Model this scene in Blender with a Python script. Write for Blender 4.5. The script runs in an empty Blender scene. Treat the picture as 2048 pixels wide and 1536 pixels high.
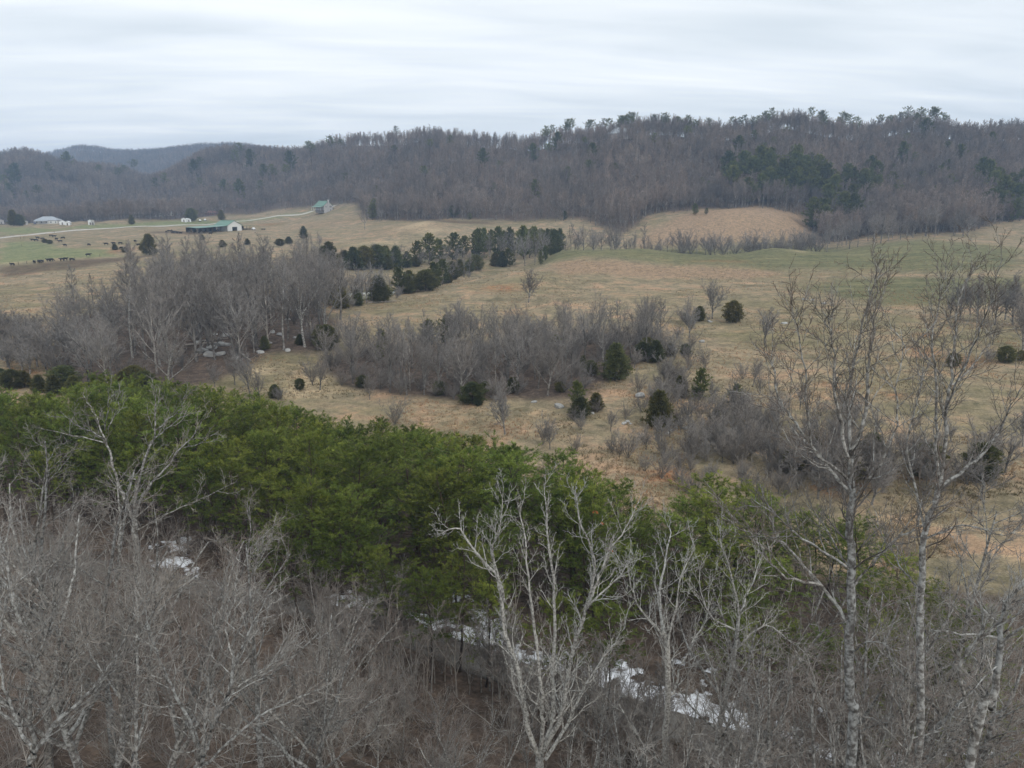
import bpy, math, random
import numpy as np
R = math.radians
scene = bpy.context.scene
COL = scene.collection

# ------------------------------------------------------------------ camera
CZ, PITCH, F = 40.0, R(14.1), 1462.0            # camera height, downward tilt, focal length in photo pixels
cam_d = bpy.data.cameras.new('camera'); cam = bpy.data.objects.new('camera', cam_d); COL.objects.link(cam)
cam_d.sensor_width = 36.0; cam_d.lens = 36.0 * F / 2048.0
cam_d.clip_start = 0.5; cam_d.clip_end = 20000
cam.location = (0, 0, CZ); cam.rotation_euler = (R(90) - PITCH, 0, 0)
scene.camera = cam

# ------------------------------------------------------------------ world: overcast sky over a clear-sky base
world = bpy.data.worlds.new('World'); scene.world = world; world.use_nodes = True
wn, wl = world.node_tree.nodes, world.node_tree.links
wn.clear()
SUN_EL, SUN_ROT = R(42), R(150)
w_out = wn.new('ShaderNodeOutputWorld'); w_bg = wn.new('ShaderNodeBackground')
w_sky = wn.new('ShaderNodeTexSky'); w_sky.sky_type = 'NISHITA'; w_sky.sun_disc = False
w_sky.sun_elevation = SUN_EL; w_sky.sun_rotation = SUN_ROT
w_tc = wn.new('ShaderNodeTexCoord')
w_sep = wn.new('ShaderNodeSeparateXYZ'); wl.new(w_tc.outputs['Generated'], w_sep.inputs[0])
def wmath(op, a, b=None, c=None):
    n = wn.new('ShaderNodeMath'); n.operation = op
    for i, x in enumerate((a, b, c)):
        if x is None: continue
        if isinstance(x, (int, float)): n.inputs[i].default_value = x
        else: wl.new(x, n.inputs[i])
    return n.outputs[0]
w_z = wmath('ADD', wmath('MAXIMUM', w_sep.outputs['Z'], 0.0), 0.10)
w_px = wmath('DIVIDE', w_sep.outputs['X'], w_z); w_py = wmath('DIVIDE', w_sep.outputs['Y'], w_z)
w_cmb = wn.new('ShaderNodeCombineXYZ')          # cloud layer seen from below, drawn out into long streaks
wl.new(wmath('MULTIPLY_ADD', w_py, 0.10, wmath('MULTIPLY', w_px, 0.30)), w_cmb.inputs[0])
wl.new(wmath('MULTIPLY_ADD', w_px, -0.16, wmath('MULTIPLY', w_py, 0.95)), w_cmb.inputs[1])
def wnoise(scale, detail, rough, dist):
    n = wn.new('ShaderNodeTexNoise'); wl.new(w_cmb.outputs[0], n.inputs['Vector'])
    n.inputs['Scale'].default_value = scale; n.inputs['Detail'].default_value = detail
    n.inputs['Roughness'].default_value = rough; n.inputs['Distortion'].default_value = dist
    return n.outputs['Fac']
w_mix = wmath('MULTIPLY_ADD', wnoise(2.6, 3.5, .52, .5), 0.35, wmath('MULTIPLY', wnoise(0.75, 3, .5, .6), 0.65))
w_ramp = wn.new('ShaderNodeValToRGB'); wl.new(w_mix, w_ramp.inputs[0])
cr = w_ramp.color_ramp
cr.elements[0].position = .36; cr.elements[0].color = (8.2, 8.8, 9.2, 1)
cr.elements[1].position = .62; cr.elements[1].color = (12.2, 12.3, 12.3, 1)
e = cr.elements.new(.5); e.color = (10.2, 10.6, 10.8, 1)
w_m = wn.new('ShaderNodeMixRGB'); w_m.inputs[0].default_value = .94
wl.new(w_sky.outputs[0], w_m.inputs[1]); wl.new(w_ramp.outputs[0], w_m.inputs[2])
wl.new(w_m.outputs[0], w_bg.inputs[0]); w_bg.inputs[1].default_value = 0.10
wl.new(w_bg.outputs[0], w_out.inputs[0])

sun_d = bpy.data.lights.new('sun', 'SUN'); sun_d.energy = 1.3; sun_d.angle = R(25); sun_d.color = (1, .97, .92)
sun = bpy.data.objects.new('sun', sun_d); COL.objects.link(sun)
sun.rotation_euler = (R(90) - SUN_EL, 0, R(180) - SUN_ROT)
sun['kind'] = 'helper'

vs = scene.view_settings
vs.view_transform = 'Standard'; vs.look = 'None'; vs.exposure = 0.1; vs.gamma = 1.0
try: vs.use_curve_mapping = False
except Exception: pass
cy = scene.cycles
cy.use_denoising = True; cy.denoiser = 'OPENIMAGEDENOISE'; cy.denoising_input_passes = 'RGB_ALBEDO_NORMAL'; cy.denoising_prefilter = 'ACCURATE'
cy.max_bounces = 4; cy.diffuse_bounces = 2; cy.glossy_bounces = 2; cy.transmission_bounces = 2; cy.volume_bounces = 0
cy.transparent_max_bounces = 4
cy.use_adaptive_sampling = False
scene.render.film_transparent = False

# ------------------------------------------------------------------ small helpers
def tag(o, label=None, cat=None, group=None, kind=None):
    if label: o['label'] = label
    if cat: o['category'] = cat
    if group: o['group'] = group
    if kind: o['kind'] = kind
    return o
def link(name, me, parent=None, mat=None):
    o = bpy.data.objects.new(name, me); COL.objects.link(o)
    if parent is not None: o.parent = parent
    if mat is not None and me is not None and not len(me.materials): me.materials.append(mat)
    return o
def empty(name, loc, rz=0.0, sc=1.0):
    o = bpy.data.objects.new(name, None); COL.objects.link(o)
    o.location = loc; o.rotation_euler = (0, 0, rz); o.scale = (sc, sc, sc) if not isinstance(sc, tuple) else sc
    o.empty_display_size = .3
    return o
def np_mesh(name, V, quads=None, tris=None, smooth=False, attrs=None):
    me = bpy.data.meshes.new(name)
    V = np.asarray(V, np.float32)
    q = np.zeros((0, 4), np.int32) if quads is None else np.asarray(quads, np.int32).reshape(-1, 4)
    t = np.zeros((0, 3), np.int32) if tris is None else np.asarray(tris, np.int32).reshape(-1, 3)
    me.vertices.add(len(V)); me.vertices.foreach_set('co', V.ravel())
    nl = q.size + t.size
    me.loops.add(nl); me.loops.foreach_set('vertex_index', np.concatenate([q.ravel(), t.ravel()]))
    me.polygons.add(len(q) + len(t))
    me.polygons.foreach_set('loop_start', np.concatenate([np.arange(len(q)) * 4, q.size + np.arange(len(t)) * 3]).astype(np.int32))
    if smooth: me.polygons.foreach_set('use_smooth', np.ones(len(q) + len(t), bool))
    for an, av in (attrs or {}).items():
        a = me.attributes.new(an, 'FLOAT', 'POINT'); a.data.foreach_set('value', np.asarray(av, np.float32))
    me.update(calc_edges=True)
    return me
class MB:
    """collects boxes, prisms and cylinders into one mesh"""
    def __init__(s): s.v = []; s.f = []
    def add(s, vs, fs):
        b = len(s.v); s.v += [tuple(p) for p in vs]; s.f += [tuple(i + b for i in f) for f in fs]; return s
    def box(s, x0, x1, y0, y1, z0, z1):
        return s.add([(x0,y0,z0),(x1,y0,z0),(x1,y1,z0),(x0,y1,z0),(x0,y0,z1),(x1,y0,z1),(x1,y1,z1),(x0,y1,z1)],
                     [(0,3,2,1),(4,5,6,7),(0,1,5,4),(1,2,6,5),(2,3,7,6),(3,0,4,7)])
    def slab(s, quad, t):
        """a sheet given by four corners, thickened downwards by t"""
        v = [tuple(p) for p in quad] + [(p[0], p[1], p[2] - t) for p in quad]
        return s.add(v, [(0,1,2,3),(7,6,5,4),(0,4,5,1),(1,5,6,2),(2,6,7,3),(3,7,4,0)])
    def prism(s, prof, y0, y1):
        n = len(prof)
        v = [(x, y0, z) for x, z in prof] + [(x, y1, z) for x, z in prof]
        return s.add(v, [tuple(range(n)), tuple(range(2*n-1, n-1, -1))] + [(i, i+n, (i+1) % n + n, (i+1) % n) for i in range(n)])
    def cyl(s, p, q, r, k=8):
        p = np.array(p, float); q = np.array(q, float); d = q - p; d /= np.linalg.norm(d)
        a = np.cross(d, (0,0,1) if abs(d[2]) < .9 else (1,0,0)); a /= np.linalg.norm(a); b = np.cross(d, a)
        ring = [a*math.cos(2*math.pi*i/k)*r + b*math.sin(2*math.pi*i/k)*r for i in range(k)]
        return s.add([p+c for c in ring] + [q+c for c in ring], [tuple(range(k-1,-1,-1)), tuple(range(k, 2*k))] + [(i, (i+1)%k, (i+1)%k+k, i+k) for i in range(k)])
    def mesh(s, name):
        me = bpy.data.meshes.new(name); me.from_pydata([tuple(map(float, p)) for p in s.v], [], s.f); me.update(); return me
    def build(s, name, mat, parent=None): return link(name, s.mesh(name), parent, mat)

# ------------------------------------------------------------------ materials
def new_mat(name, rough=.9, spec=.15):
    m = bpy.data.materials.new(name); m.use_nodes = True
    b = m.node_tree.nodes['Principled BSDF']; b.inputs['Roughness'].default_value = rough
    b.inputs['Specular IOR Level'].default_value = spec
    return m, m.node_tree.nodes, m.node_tree.links, b
def n_noise(nd, lk, scale, detail=3, rough=.55, vec=None, dist=0.0):
    n = nd.new('ShaderNodeTexNoise'); n.inputs['Scale'].default_value = scale; n.inputs['Detail'].default_value = detail
    n.inputs['Roughness'].default_value = rough; n.inputs['Distortion'].default_value = dist
    if vec is None:
        vec = nd.new('ShaderNodeTexCoord').outputs['Object']
    lk.new(vec, n.inputs['Vector'])
    return n.outputs['Fac']
def n_ramp(nd, lk, fac, stops):
    r = nd.new('ShaderNodeValToRGB'); lk.new(fac, r.inputs[0]); c = r.color_ramp
    while len(c.elements) > 1: c.elements.remove(c.elements[-1])
    for i, (p, col) in enumerate(stops):
        e = c.elements[0] if i == 0 else c.elements.new(p)
        e.position = p; e.color = (*col, 1)
    return r.outputs[0]
def n_mix(nd, lk, fac, a, b, mode='MIX'):
    m = nd.new('ShaderNodeMixRGB'); m.blend_type = mode
    for i, x in enumerate((fac, a, b)):
        if isinstance(x, (int, float)): m.inputs[i].default_value = x
        elif isinstance(x, tuple): m.inputs[i].default_value = (*x, 1)
        else: lk.new(x, m.inputs[i])
    return m.outputs[0]
def n_math(nd, lk, op, a, b=None, c=None, clamp=False):
    n = nd.new('ShaderNodeMath'); n.operation = op; n.use_clamp = clamp
    for i, x in enumerate((a, b, c)):
        if x is None: continue
        if isinstance(x, (int, float)): n.inputs[i].default_value = x
        else: lk.new(x, n.inputs[i])
    return n.outputs[0]
def n_attr(nd, name):
    a = nd.new('ShaderNodeAttribute'); a.attribute_name = name; return a.outputs['Fac']
def bark(name, dark, light, scale=4.0, lo=.42, hi=.6, vary=.25, warm=(1.12, 1.0, .9), patch=None):
    """bark colour: two tones in patches, each tree a little lighter, darker, warmer"""
    m, nd, lk, b = new_mat(name)
    c = n_ramp(nd, lk, n_noise(nd, lk, scale, 4, .65), [(lo, dark), (hi, light)])
    oi = nd.new('ShaderNodeObjectInfo').outputs['Random']
    k = n_math(nd, lk, 'MULTIPLY_ADD', oi, 2*vary, 1 - vary)
    hsv = nd.new('ShaderNodeHueSaturation'); lk.new(c, hsv.inputs['Color']); lk.new(k, hsv.inputs['Value'])
    oi2 = n_math(nd, lk, 'FRACT', n_math(nd, lk, 'MULTIPLY', oi, 7.31))
    c2 = n_mix(nd, lk, oi2, hsv.outputs[0], n_mix(nd, lk, 1.0, hsv.outputs[0], warm, 'MULTIPLY'))
    if patch:       # stands of other species, tens of metres across
        pos = nd.new('ShaderNodeNewGeometry').outputs['Position']
        c2 = n_mix(nd, lk, 1.0, c2, n_ramp(nd, lk, n_noise(nd, lk, .016, 4, .6, pos), patch), 'MULTIPLY')
    lk.new(c2, b.inputs['Base Color'])
    return m
def foliage(name, lo, mid, hi, vary=.2, warm=(1.35, 1.0, .8)):
    """needle colour: varies from tree to tree and by tuft (tint, with crown shade painted in)"""
    m, nd, lk, b = new_mat(name, .65, .25)
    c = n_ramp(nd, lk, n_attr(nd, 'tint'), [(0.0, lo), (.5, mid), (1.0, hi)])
    oi = nd.new('ShaderNodeObjectInfo').outputs['Random']
    k = n_math(nd, lk, 'MULTIPLY_ADD', oi, 2*vary, 1 - vary)
    hsv = nd.new('ShaderNodeHueSaturation'); lk.new(c, hsv.inputs['Color']); lk.new(k, hsv.inputs['Value'])
    oi2 = n_math(nd, lk, 'FRACT', n_math(nd, lk, 'MULTIPLY', oi, 5.77))
    c2 = n_mix(nd, lk, oi2, hsv.outputs[0], n_mix(nd, lk, 1.0, hsv.outputs[0], warm, 'MULTIPLY'))
    lk.new(c2, b.inputs['Base Color'])
    tr = nd.new('ShaderNodeBsdfTranslucent'); lk.new(c2, tr.inputs[0])
    mx = nd.new('ShaderNodeMixShader'); mx.inputs[0].default_value = .25
    lk.new(b.outputs[0], mx.inputs[1]); lk.new(tr.outputs[0], mx.inputs[2])
    lk.new(mx.outputs[0], nd['Material Output'].inputs['Surface'])
    return m
def plain(name, col, rough=.7, spec=.3, var=.12, scale=1.5, metal=0.0):
    m, nd, lk, b = new_mat(name, rough, spec)
    c0 = tuple(x*(1-var) for x in col); c1 = tuple(min(1, x*(1+var)) for x in col)
    lk.new(n_ramp(nd, lk, n_noise(nd, lk, scale, 4, .6), [(.3, c0), (.7, c1)]), b.inputs['Base Color'])
    b.inputs['Metallic'].default_value = metal
    return m
M = {}
M['bark_pale'] = bark('pale_lichen_bark', (.14, .13, .118), (.50, .50, .47), 8.0, .36, .60, .12, (1.04, 1, .96))
M['bark_grey'] = bark('grey_lichen_bark', (.105, .098, .09), (.36, .365, .35), 6.0, .42, .62, .2, (1.05, 1, .95))
M['twig_near'] = bark('twig_near', (.18, .168, .153), (.35, .335, .31), 2.0, .35, .7, .2, (1.08, 1, .93))
M['twig_red'] = bark('reddish_twig', (.15, .13, .117), (.26, .234, .212), 2.0, .35, .7, .2, (1.10, 1, .93))
M['bark_mid'] = bark('wood_bark', (.09, .083, .076), (.34, .33, .31), .9, .40, .66, .35, (1.06, 1, .94))
M['twig_dark'] = bark('dark_twig', (.10, .09, .082), (.20, .185, .172), 2.0, .35, .7, .1)
M['twig_mid'] = bark('wood_twig', (.155, .144, .134), (.26, .245, .229), .6, .3, .7, .28, (1.07, 1, .93))
M['bark_hill'] = bark('hill_bark', (.12, .11, .10), (.44, .42, .40), .3, .45, .66, .4, (1.06, 1, .94))
M['twig_hill'] = bark('hill_twig', (.15, .133, .121), (.25, .226, .206), .3, .3, .7, .3, (1.10, 1, .92), [(.30, (.62, .62, .62)), (.44, (.92, .90, .88)), (.56, (1.12, 1.02, .95)), (.68, (1.3, 1.24, 1.18))])
M['bark_pine'] = bark('pine_bark', (.035, .028, .023), (.085, .065, .052), 3.0, .35, .7, .25)
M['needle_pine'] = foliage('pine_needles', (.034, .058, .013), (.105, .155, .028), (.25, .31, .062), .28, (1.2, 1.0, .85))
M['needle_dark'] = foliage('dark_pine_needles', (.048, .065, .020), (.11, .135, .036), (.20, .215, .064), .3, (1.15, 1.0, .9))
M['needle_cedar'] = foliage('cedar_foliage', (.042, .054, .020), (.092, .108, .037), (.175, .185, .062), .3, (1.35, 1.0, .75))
M['leaf_orange'] = foliage('dead_orange_leaves', (.22, .10, .05), (.30, .14, .07), (.36, .17, .08), .1)
M['needle_brown'] = foliage('brown_foliage', (.06, .035, .02), (.11, .06, .03), (.16, .08, .035), .2)

# ------------------------------------------------------------------ noise for the land
def vnoise(x, y, seed):
    xi = np.floor(x).astype(np.int64); yi = np.floor(y).astype(np.int64); fx = x - xi; fy = y - yi
    fx = fx*fx*(3-2*fx); fy = fy*fy*(3-2*fy)
    def h(a, b):
        n = (a*374761393 + b*668265263 + seed*974711) & 0xFFFFFFFF
        n = ((n ^ (n >> 13)) * 1274126177) & 0xFFFFFFFF
        return ((n ^ (n >> 16)) & 0xFFFFFF) / float(0xFFFFFF)
    a = h(xi, yi); b = h(xi+1, yi); c = h(xi, yi+1); d = h(xi+1, yi+1)
    return (a*(1-fx) + b*fx)*(1-fy) + (c*(1-fx) + d*fx)*fy
def fbm(x, y, seed, oct=4):
    s = 0; a = .5
    for o in range(oct):
        s = s + a*(vnoise(x, y, seed+o*17) - .5); x = x*2.03; y = y*2.03; a *= .5
    return s

# ------------------------------------------------------------------ the land: surveyed points, smoothly joined
def pix(u, v, d):
    """photo pixel and depth along the view -> point"""
    yc = -(v - 768)/F; xc = (u - 1024)/F
    t = d/(math.cos(PITCH) + yc*math.sin(PITCH))
    return (xc*t, d, CZ + t*(yc*math.cos(PITCH) - math.sin(PITCH)))
SURVEY = []      # (u, depth, height)
def prof(u, *dz):
    for d, z in dz: SURVEY.append((u, d, z))
def zz(v, d): return pix(1024, v, d)[2]
prof(-500, (12,16), (30,13), (55,8), (80,5), (120,5), (180,7), (260,8), (380,10), (560,15), (860,18), (1300,80), (1700,70), (2300,165), (3000,120))
prof(0, (12,15), (28,12.5), (48,9), (74,4.8), (100,4.5), (145,6), (200,6.5), (250,7.2), (310,8.5), (380,9.5), (450,11), (520,13), (565,15), (700,16), (860,16.5), (960,22), (1300,80), (1600,50), (2000,90), (2300,zz(328,2300)), (3000,110))
prof(110, (960,24), (1300,90), (1600,55), (2300,zz(322,2300)))
prof(190, (960,26), (1300,80), (1600,55), (2250,zz(303,2250)))
prof(60, (1250,108), (1450,70))
prof(300, (1250,58), (1500,50))
prof(430, (1200,104), (1450,60))
prof(350, (950,34), (1650,60), (2200,zz(306,2200)))
prof(580, (900,45), (1250,88), (1700,80), (2200,zz(308,2200)))
prof(250, (12,14.5), (28,12), (48,8.5), (71,4.6), (100,4.5), (150,6), (190,7), (250,8), (320,9.5), (400,11.5), (480,14), (560,16.5), (700,18), (850,19), (950,30), (1300,85), (1700,60), (2200,zz(312,2200)), (2900,120))
prof(480, (12,14), (30,11.3), (48,7.5), (65,4.8), (90,4.3), (130,5), (165,6.5), (200,9), (245,9), (300,9.5), (400,12.5), (480,15), (570,17.4), (640,21), (760,24), (850,29), (1000,60), (1300,100), (1700,70), (2200,zz(300,2200)), (2900,120))
prof(690, (12,13.5), (30,10.5), (46,7), (59,5), (80,4.2), (110,4.2), (140,4.6), (180,6.5), (215,8.2), (240,8.0), (270,8.4), (320,9), (390,11.5), (440,14), (500,16.5), (600,22), (700,29), (790,38), (900,72), (1020,zz(290,1020)), (1200,80), (1700,60), (2300,130), (2900,120))
prof(860, (12,13), (30,10), (44,6.6), (55,5), (80,4.2), (105,4.1), (140,5), (180,6.8), (225,9.5), (262,zz(577,262)), (290,7), (330,6.5), (380,10), (440,13), (495,22), (530,zz(438,530)), (560,23), (600,26), (680,40), (800,75), (950,zz(288,950)), (1100,75), (1700,60), (2500,110))
prof(1024, (12,13), (28,9.5), (42,6.4), (52,5), (78,4.3), (105,4.4), (140,5.6), (185,7), (230,9.5), (270,12), (300,zz(541,300)), (335,6), (385,8), (440,14), (500,19), (540,23), (600,28), (700,52), (820,85), (900,zz(295,900)), (1050,70), (1700,60), (2500,100))
prof(1130, (12,13), (28,9.4), (40,6.4), (49,5), (75,4.4), (105,4.6), (140,5.8), (185,7.5), (240,10), (290,11.5), (340,13.5), (380,zz(502,380)), (420,8), (470,15), (530,24), (600,36), (700,62), (800,zz(285,800)), (950,70))
prof(1300, (12,13), (26,9.2), (38,6.4), (46,5.2), (72,4.6), (100,4.8), (140,6), (185,8), (245,9.5), (310,11.5), (375,zz(499,375)), (415,8), (448,11.5), (490,21), (525,28), (560,34), (640,60), (740,zz(272,740)), (850,80), (1100,50), (1700,60), (2500,100))
prof(1550, (12,13), (24,9), (34,6.6), (40,5.5), (65,5), (95,5), (140,6.5), (190,8.5), (250,10.5), (320,13), (380,zz(493,380)), (420,8.5), (450,11), (490,24), (518,zz(423,518)), (545,32), (600,50), (720,zz(254,720)), (840,80), (1100,50), (1700,60), (2500,100))
prof(1300, (500,zz(452,500)))
prof(1450, (425,9), (452,10.5), (480,22), (500,31), (518,zz(416,518)), (548,33), (600,48))
prof(1640, (420,10), (455,12), (490,15), (520,20), (560,32))
prof(1800, (12,13), (22,9), (30,7), (35,5.8), (60,5.6), (95,6), (140,8), (190,9.5), (250,11), (320,14), (390,zz(487,390)), (430,17.5), (470,20), (540,32), (620,62), (720,zz(258,720)), (850,78), (1100,50), (1700,60), (2500,100))
prof(2048, (12,13), (20,9.2), (27,7.5), (32,6.2), (60,6.2), (95,7), (140,8.5), (190,9.8), (250,11.5), (320,14.5), (390,zz(484,390)), (430,19), (470,22.5), (540,34), (620,62), (720,zz(275,720)), (850,78), (1100,50), (1700,60), (2500,100))
prof(2500, (12,13), (20,10), (32,7.5), (60,7.5), (140,9), (250,12), (390,19), (470,24), (540,36), (720,98), (850,78), (1100,50), (1700,60), (2500,100))
_S = np.array([((u-1024)/F*.98*3.0, math.log(d)*1.6) for u, d, z in SURVEY]); _Z = np.array([z for *_, z in SURVEY])
def _phi(r2): return .5*r2*np.log(np.maximum(r2, 1e-12))
_n = len(_S)
_K = _phi(((_S[:,None]-_S[None])**2).sum(-1)) + np.eye(_n)*.004
_Pm = np.hstack([np.ones((_n,1)), _S])
_A = np.vstack([np.hstack([_K, _Pm]), np.hstack([_Pm.T, np.zeros((3,3))])])
_w = np.linalg.solve(_A, np.concatenate([_Z, np.zeros(3)]))
GT, GD = 361, 560
_th = np.linspace(-1.3, 1.3, GT); _ld = np.linspace(math.log(12), math.log(4200), GD)
_gz = np.zeros((GD, GT))
for i, l in enumerate(_ld):
    q = np.stack([_th*3.0, np.full(GT, min(l, math.log(3000))*1.6)], 1)
    k = _phi(((q[:,None]-_S[None])**2).sum(-1))
    _gz[i] = k@_w[:_n] + _w[_n] + q@_w[_n+1:]
_gx = _th[None,:]*np.exp(_ld)[:,None]; _gy = np.repeat(np.exp(_ld)[:,None], GT, 1)
_gz += fbm(_gx/60, _gy/60, 5, 4)*3.0*np.clip((_gy-80)/150, .2, 1.0) + fbm(_gx/9, _gy/9, 9, 3)*.7
_hill = np.clip((_gy-540)/250, 0, 1)
_mid = np.clip((_gy-560)/80, 0, 1)*np.clip((1.0+.5*(_gy > 900)-np.abs(_gy-640-60*(_gx < 0))/220), 0, 1)
_gz += fbm(_gx/48+3, _gy/260, 37, 2)*26*_mid + fbm(_gx/90, _gy/160, 31, 3)*7*_hill + fbm(_gx/220, _gy/260, 71, 3)*26*np.clip((_gy-900)/700, 0, 1)
POND = (pix(722, 594, 256)[0], 256.0, 11.5, 21.0)
_pr = np.sqrt(((_gx-POND[0])/POND[2])**2 + ((_gy-POND[1])/POND[3])**2)
PZ = float(_gz[_pr < 1].min()) + .9
_f = np.clip((1.7-_pr)/.6, 0, 1); _gz = _gz*(1-_f) + np.where(_pr < 1.02, PZ-.5, PZ+.15)*_f
def ground(x, y):
    x = np.asarray(x, float); y = np.asarray(y, float)
    yy = np.clip(y, 12, 4199); th = np.clip(x/yy, -1.2999, 1.2999)
    a = (th+1.3)/2.6*(GT-1); b = (np.log(yy)-_ld[0])/(_ld[-1]-_ld[0])*(GD-1)
    i = np.clip(a.astype(int), 0, GT-2); j = np.clip(b.astype(int), 0, GD-2); fa = a-i; fb = b-j
    return (_gz[j,i]*(1-fa)+_gz[j,i+1]*fa)*(1-fb) + (_gz[j+1,i]*(1-fa)+_gz[j+1,i+1]*fa)*fb
_dl = np.exp(np.linspace(math.log(20), math.log(3800), 1600))
def at(u, v, dmin=20):
    """the spot on the ground that the photo shows at (u, v)"""
    yc = -(v-768)/F; xc = (u-1024)/F
    t = _dl/(math.cos(PITCH)+yc*math.sin(PITCH))
    X = xc*t; Z = CZ + t*(yc*math.cos(PITCH)-math.sin(PITCH))
    below = (Z < ground(X, _dl)) & (_dl > dmin)
    i = int(np.argmax(below)) if below.any() else len(_dl)-1
    return float(X[i]), float(_dl[i]), float(ground(X[i], _dl[i]))
def on(u, d):
    """the spot on the ground in the photo's column u at depth d (columns measured at mid height)"""
    x = (u-1024)/F*d*1.02
    return x, d, float(ground(x, d))
def ztop(v, d): return pix(1024, v, d)[2]
def in_poly(x, y, poly):
    c = np.zeros(np.shape(x), bool); n = len(poly)
    for i in range(n):
        x0, y0 = poly[i]; x1, y1 = poly[(i+1) % n]
        if y0 == y1: continue
        c ^= ((y0 > y) != (y1 > y)) & (x < (x1-x0)*(y-y0)/(y1-y0) + x0)
    return c
def area(*uv, dmin=20): return [at(u, v, dmin)[:2] for u, v in uv]
def uv_of(x, y, z):
    yy = y*math.cos(PITCH) - (z-CZ)*math.sin(PITCH); zz_ = y*math.sin(PITCH) + (z-CZ)*math.cos(PITCH)
    return 1024 + F*x/yy, 768 - F*zz_/yy

# ------------------------------------------------------------------ ground sheet
rows = np.concatenate([np.linspace(-160, 11, 26), np.exp(np.linspace(math.log(12), math.log(4000), 520))])
cols = np.linspace(-1.25, 1.25, 420)
TX = cols[None,:]*np.maximum(rows*.98+40, 60)[:,None]; TY = np.repeat(rows[:,None], len(cols), 1)
TZ = ground(TX, TY)
nx_, ny_ = len(cols), len(rows)
wob = 10*np.clip(TY/300, .2, 1.6)
QX = TX + fbm(TX/25, TY/25, 41, 4)*wob*1.6; QY = TY + fbm(TX/25, TY/25, 43, 4)*wob*1.6
def mask(*polys):
    m = np.zeros(TX.shape, bool)
    for p in polys: m |= in_poly(QX, QY, p)
    return m.astype(float)
def soften(m, n=1):
    for _ in range(n):
        p = np.pad(m, 1, mode='edge')
        m = (p[1:-1,1:-1]*2 + p[:-2,1:-1] + p[2:,1:-1] + p[1:-1,:-2] + p[1:-1,2:])/6
    return m
def blobs(lst):
    m = np.zeros(TX.shape)
    for u, v, ru, rd in lst:         # radius in photo columns and in metres of depth
        x, y, _ = at(u, v); rx = ru/F*y
        m = np.maximum(m, np.clip(1.4 - np.sqrt(((QX-x)/rx)**2 + ((QY-y)/rd)**2)*1.0, 0, 1))
    return m
FOREST_EDGE = [(-600,448),(0,447),(250,445),(380,438),(470,430),(560,420),(630,410),(700,404),(725,410),(740,436),(800,442),(900,440),(1000,442),(1150,441),(1240,440),(1300,428),(1400,420),(1480,418),(1560,424),(1600,452),(1630,480),(1720,476),(1800,474),(1850,470),(1930,462),(2000,440),(2048,436),(2500,436)]
_fe = [(u,) + at(min(max(u, 2), 2046), v, 430)[1:2] for u, v in FOREST_EDGE]
_fe = [(u, {1240:480,1300:538,1400:545,1480:545,1560:548,1600:540,1630:470}.get(u, d)) for u, d in _fe]
_fe_th = np.array([(u-1024)/F*1.0 for u, _ in _fe]); _fe_d = np.array([d for _, d in _fe])
def forest_edge(th): return np.interp(th, _fe_th, _fe_d)
WOODS = {
  'left': area((95,690),(150,640),(300,600),(480,585),(620,590),(690,640),(640,700),(520,705),(440,760),(330,790),(200,790),(110,760)),
  'center': area((640,730),(700,702),(850,692),(1000,690),(1110,668),(1250,662),(1335,676),(1300,720),(1220,745),(1150,800),(900,805),(680,775)),
  'fore': [(-120,-160), (-120,118), (-60,104), (-30,98), (0,92), (14,78), (30,62), (60,52), (100,46), (100,-160)],
}
wood = mask(*WOODS.values())
wood = np.maximum(wood, (QY > forest_edge(np.clip(TX/np.maximum(TY, 1), -1.2, 1.2)) + 4) & (TY > 300))
green = mask(area((1085,512),(1200,497),(1500,494),(1640,492),(1700,494),(2046,498),(2046,535),(1900,545),(1560,540),(1300,528),(1110,523)),
             area((1560,575),(1700,560),(2046,555),(2046,610),(1800,615)),
             area((1100,500),(1300,496),(1300,505),(1100,512)))*.85
lush = mask(area((2,487),(70,482),(150,497),(225,500),(233,512),(150,517),(60,522),(2,527)),
            area((2,456),(200,449),(400,441),(560,431),(632,414),(640,416),(560,436),(300,453),(2,470)))
mud = mask(area((2,534),(120,522),(240,513),(290,508),(285,516),(200,530),(60,548),(2,556)), area((300,462),(420,466),(380,470),(290,466)), area((850,440),(960,443),(990,448),(900,446)))*.9
clay = blobs([(545,448,24,14),(235,502,16,10),(270,497,14,8),(1850,705,40,5),(1930,722,60,4),(1785,790,22,2),(1640,770,20,2.5),(1690,975,60,3),(1560,920,40,2),(1840,670,30,3),(1420,520,60,3),(700,512,30,5),(640,480,22,8),(1330,950,60,3),(60,745,40,3), (1010,580,50,5)])
pale = blobs([(830,450,26,10),(860,462,22,9),(690,480,30,5),(1590,503,24,5),(905,462,16,5),(760,487,40,6),(30,524,30,3),(620,775,60,8),(1000,800,60,4),(850,905,50,4),(500,745,40,5)])
tan_ = mask([on(u, dd)[:2] for u, dd in ((1265,452),(1300,500),(1380,545),(1500,552),(1580,548),(1625,500),(1640,455))], area((1110,527),(1300,532),(1560,545),(1500,560),(1100,545)))
tan_ = np.maximum(tan_, blobs([(640,450,70,30),(820,455,70,22)])*.5)
V = np.stack([TX, TY, TZ], -1).reshape(-1, 3)
I = np.arange(nx_*ny_).reshape(ny_, nx_)
Q = np.stack([I[:-1,:-1], I[:-1,1:], I[1:,1:], I[1:,:-1]], -1).reshape(-1, 4)
me = np_mesh('ground', V, Q, smooth=True, attrs={k: soften(a, s).ravel() for k, a, s in (('wood', wood, 2), ('green', green, 6), ('lush', lush, 1), ('mud', mud, 2), ('clay', clay, 1), ('pale', pale, 2), ('tan', tan_, 2))})
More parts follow.
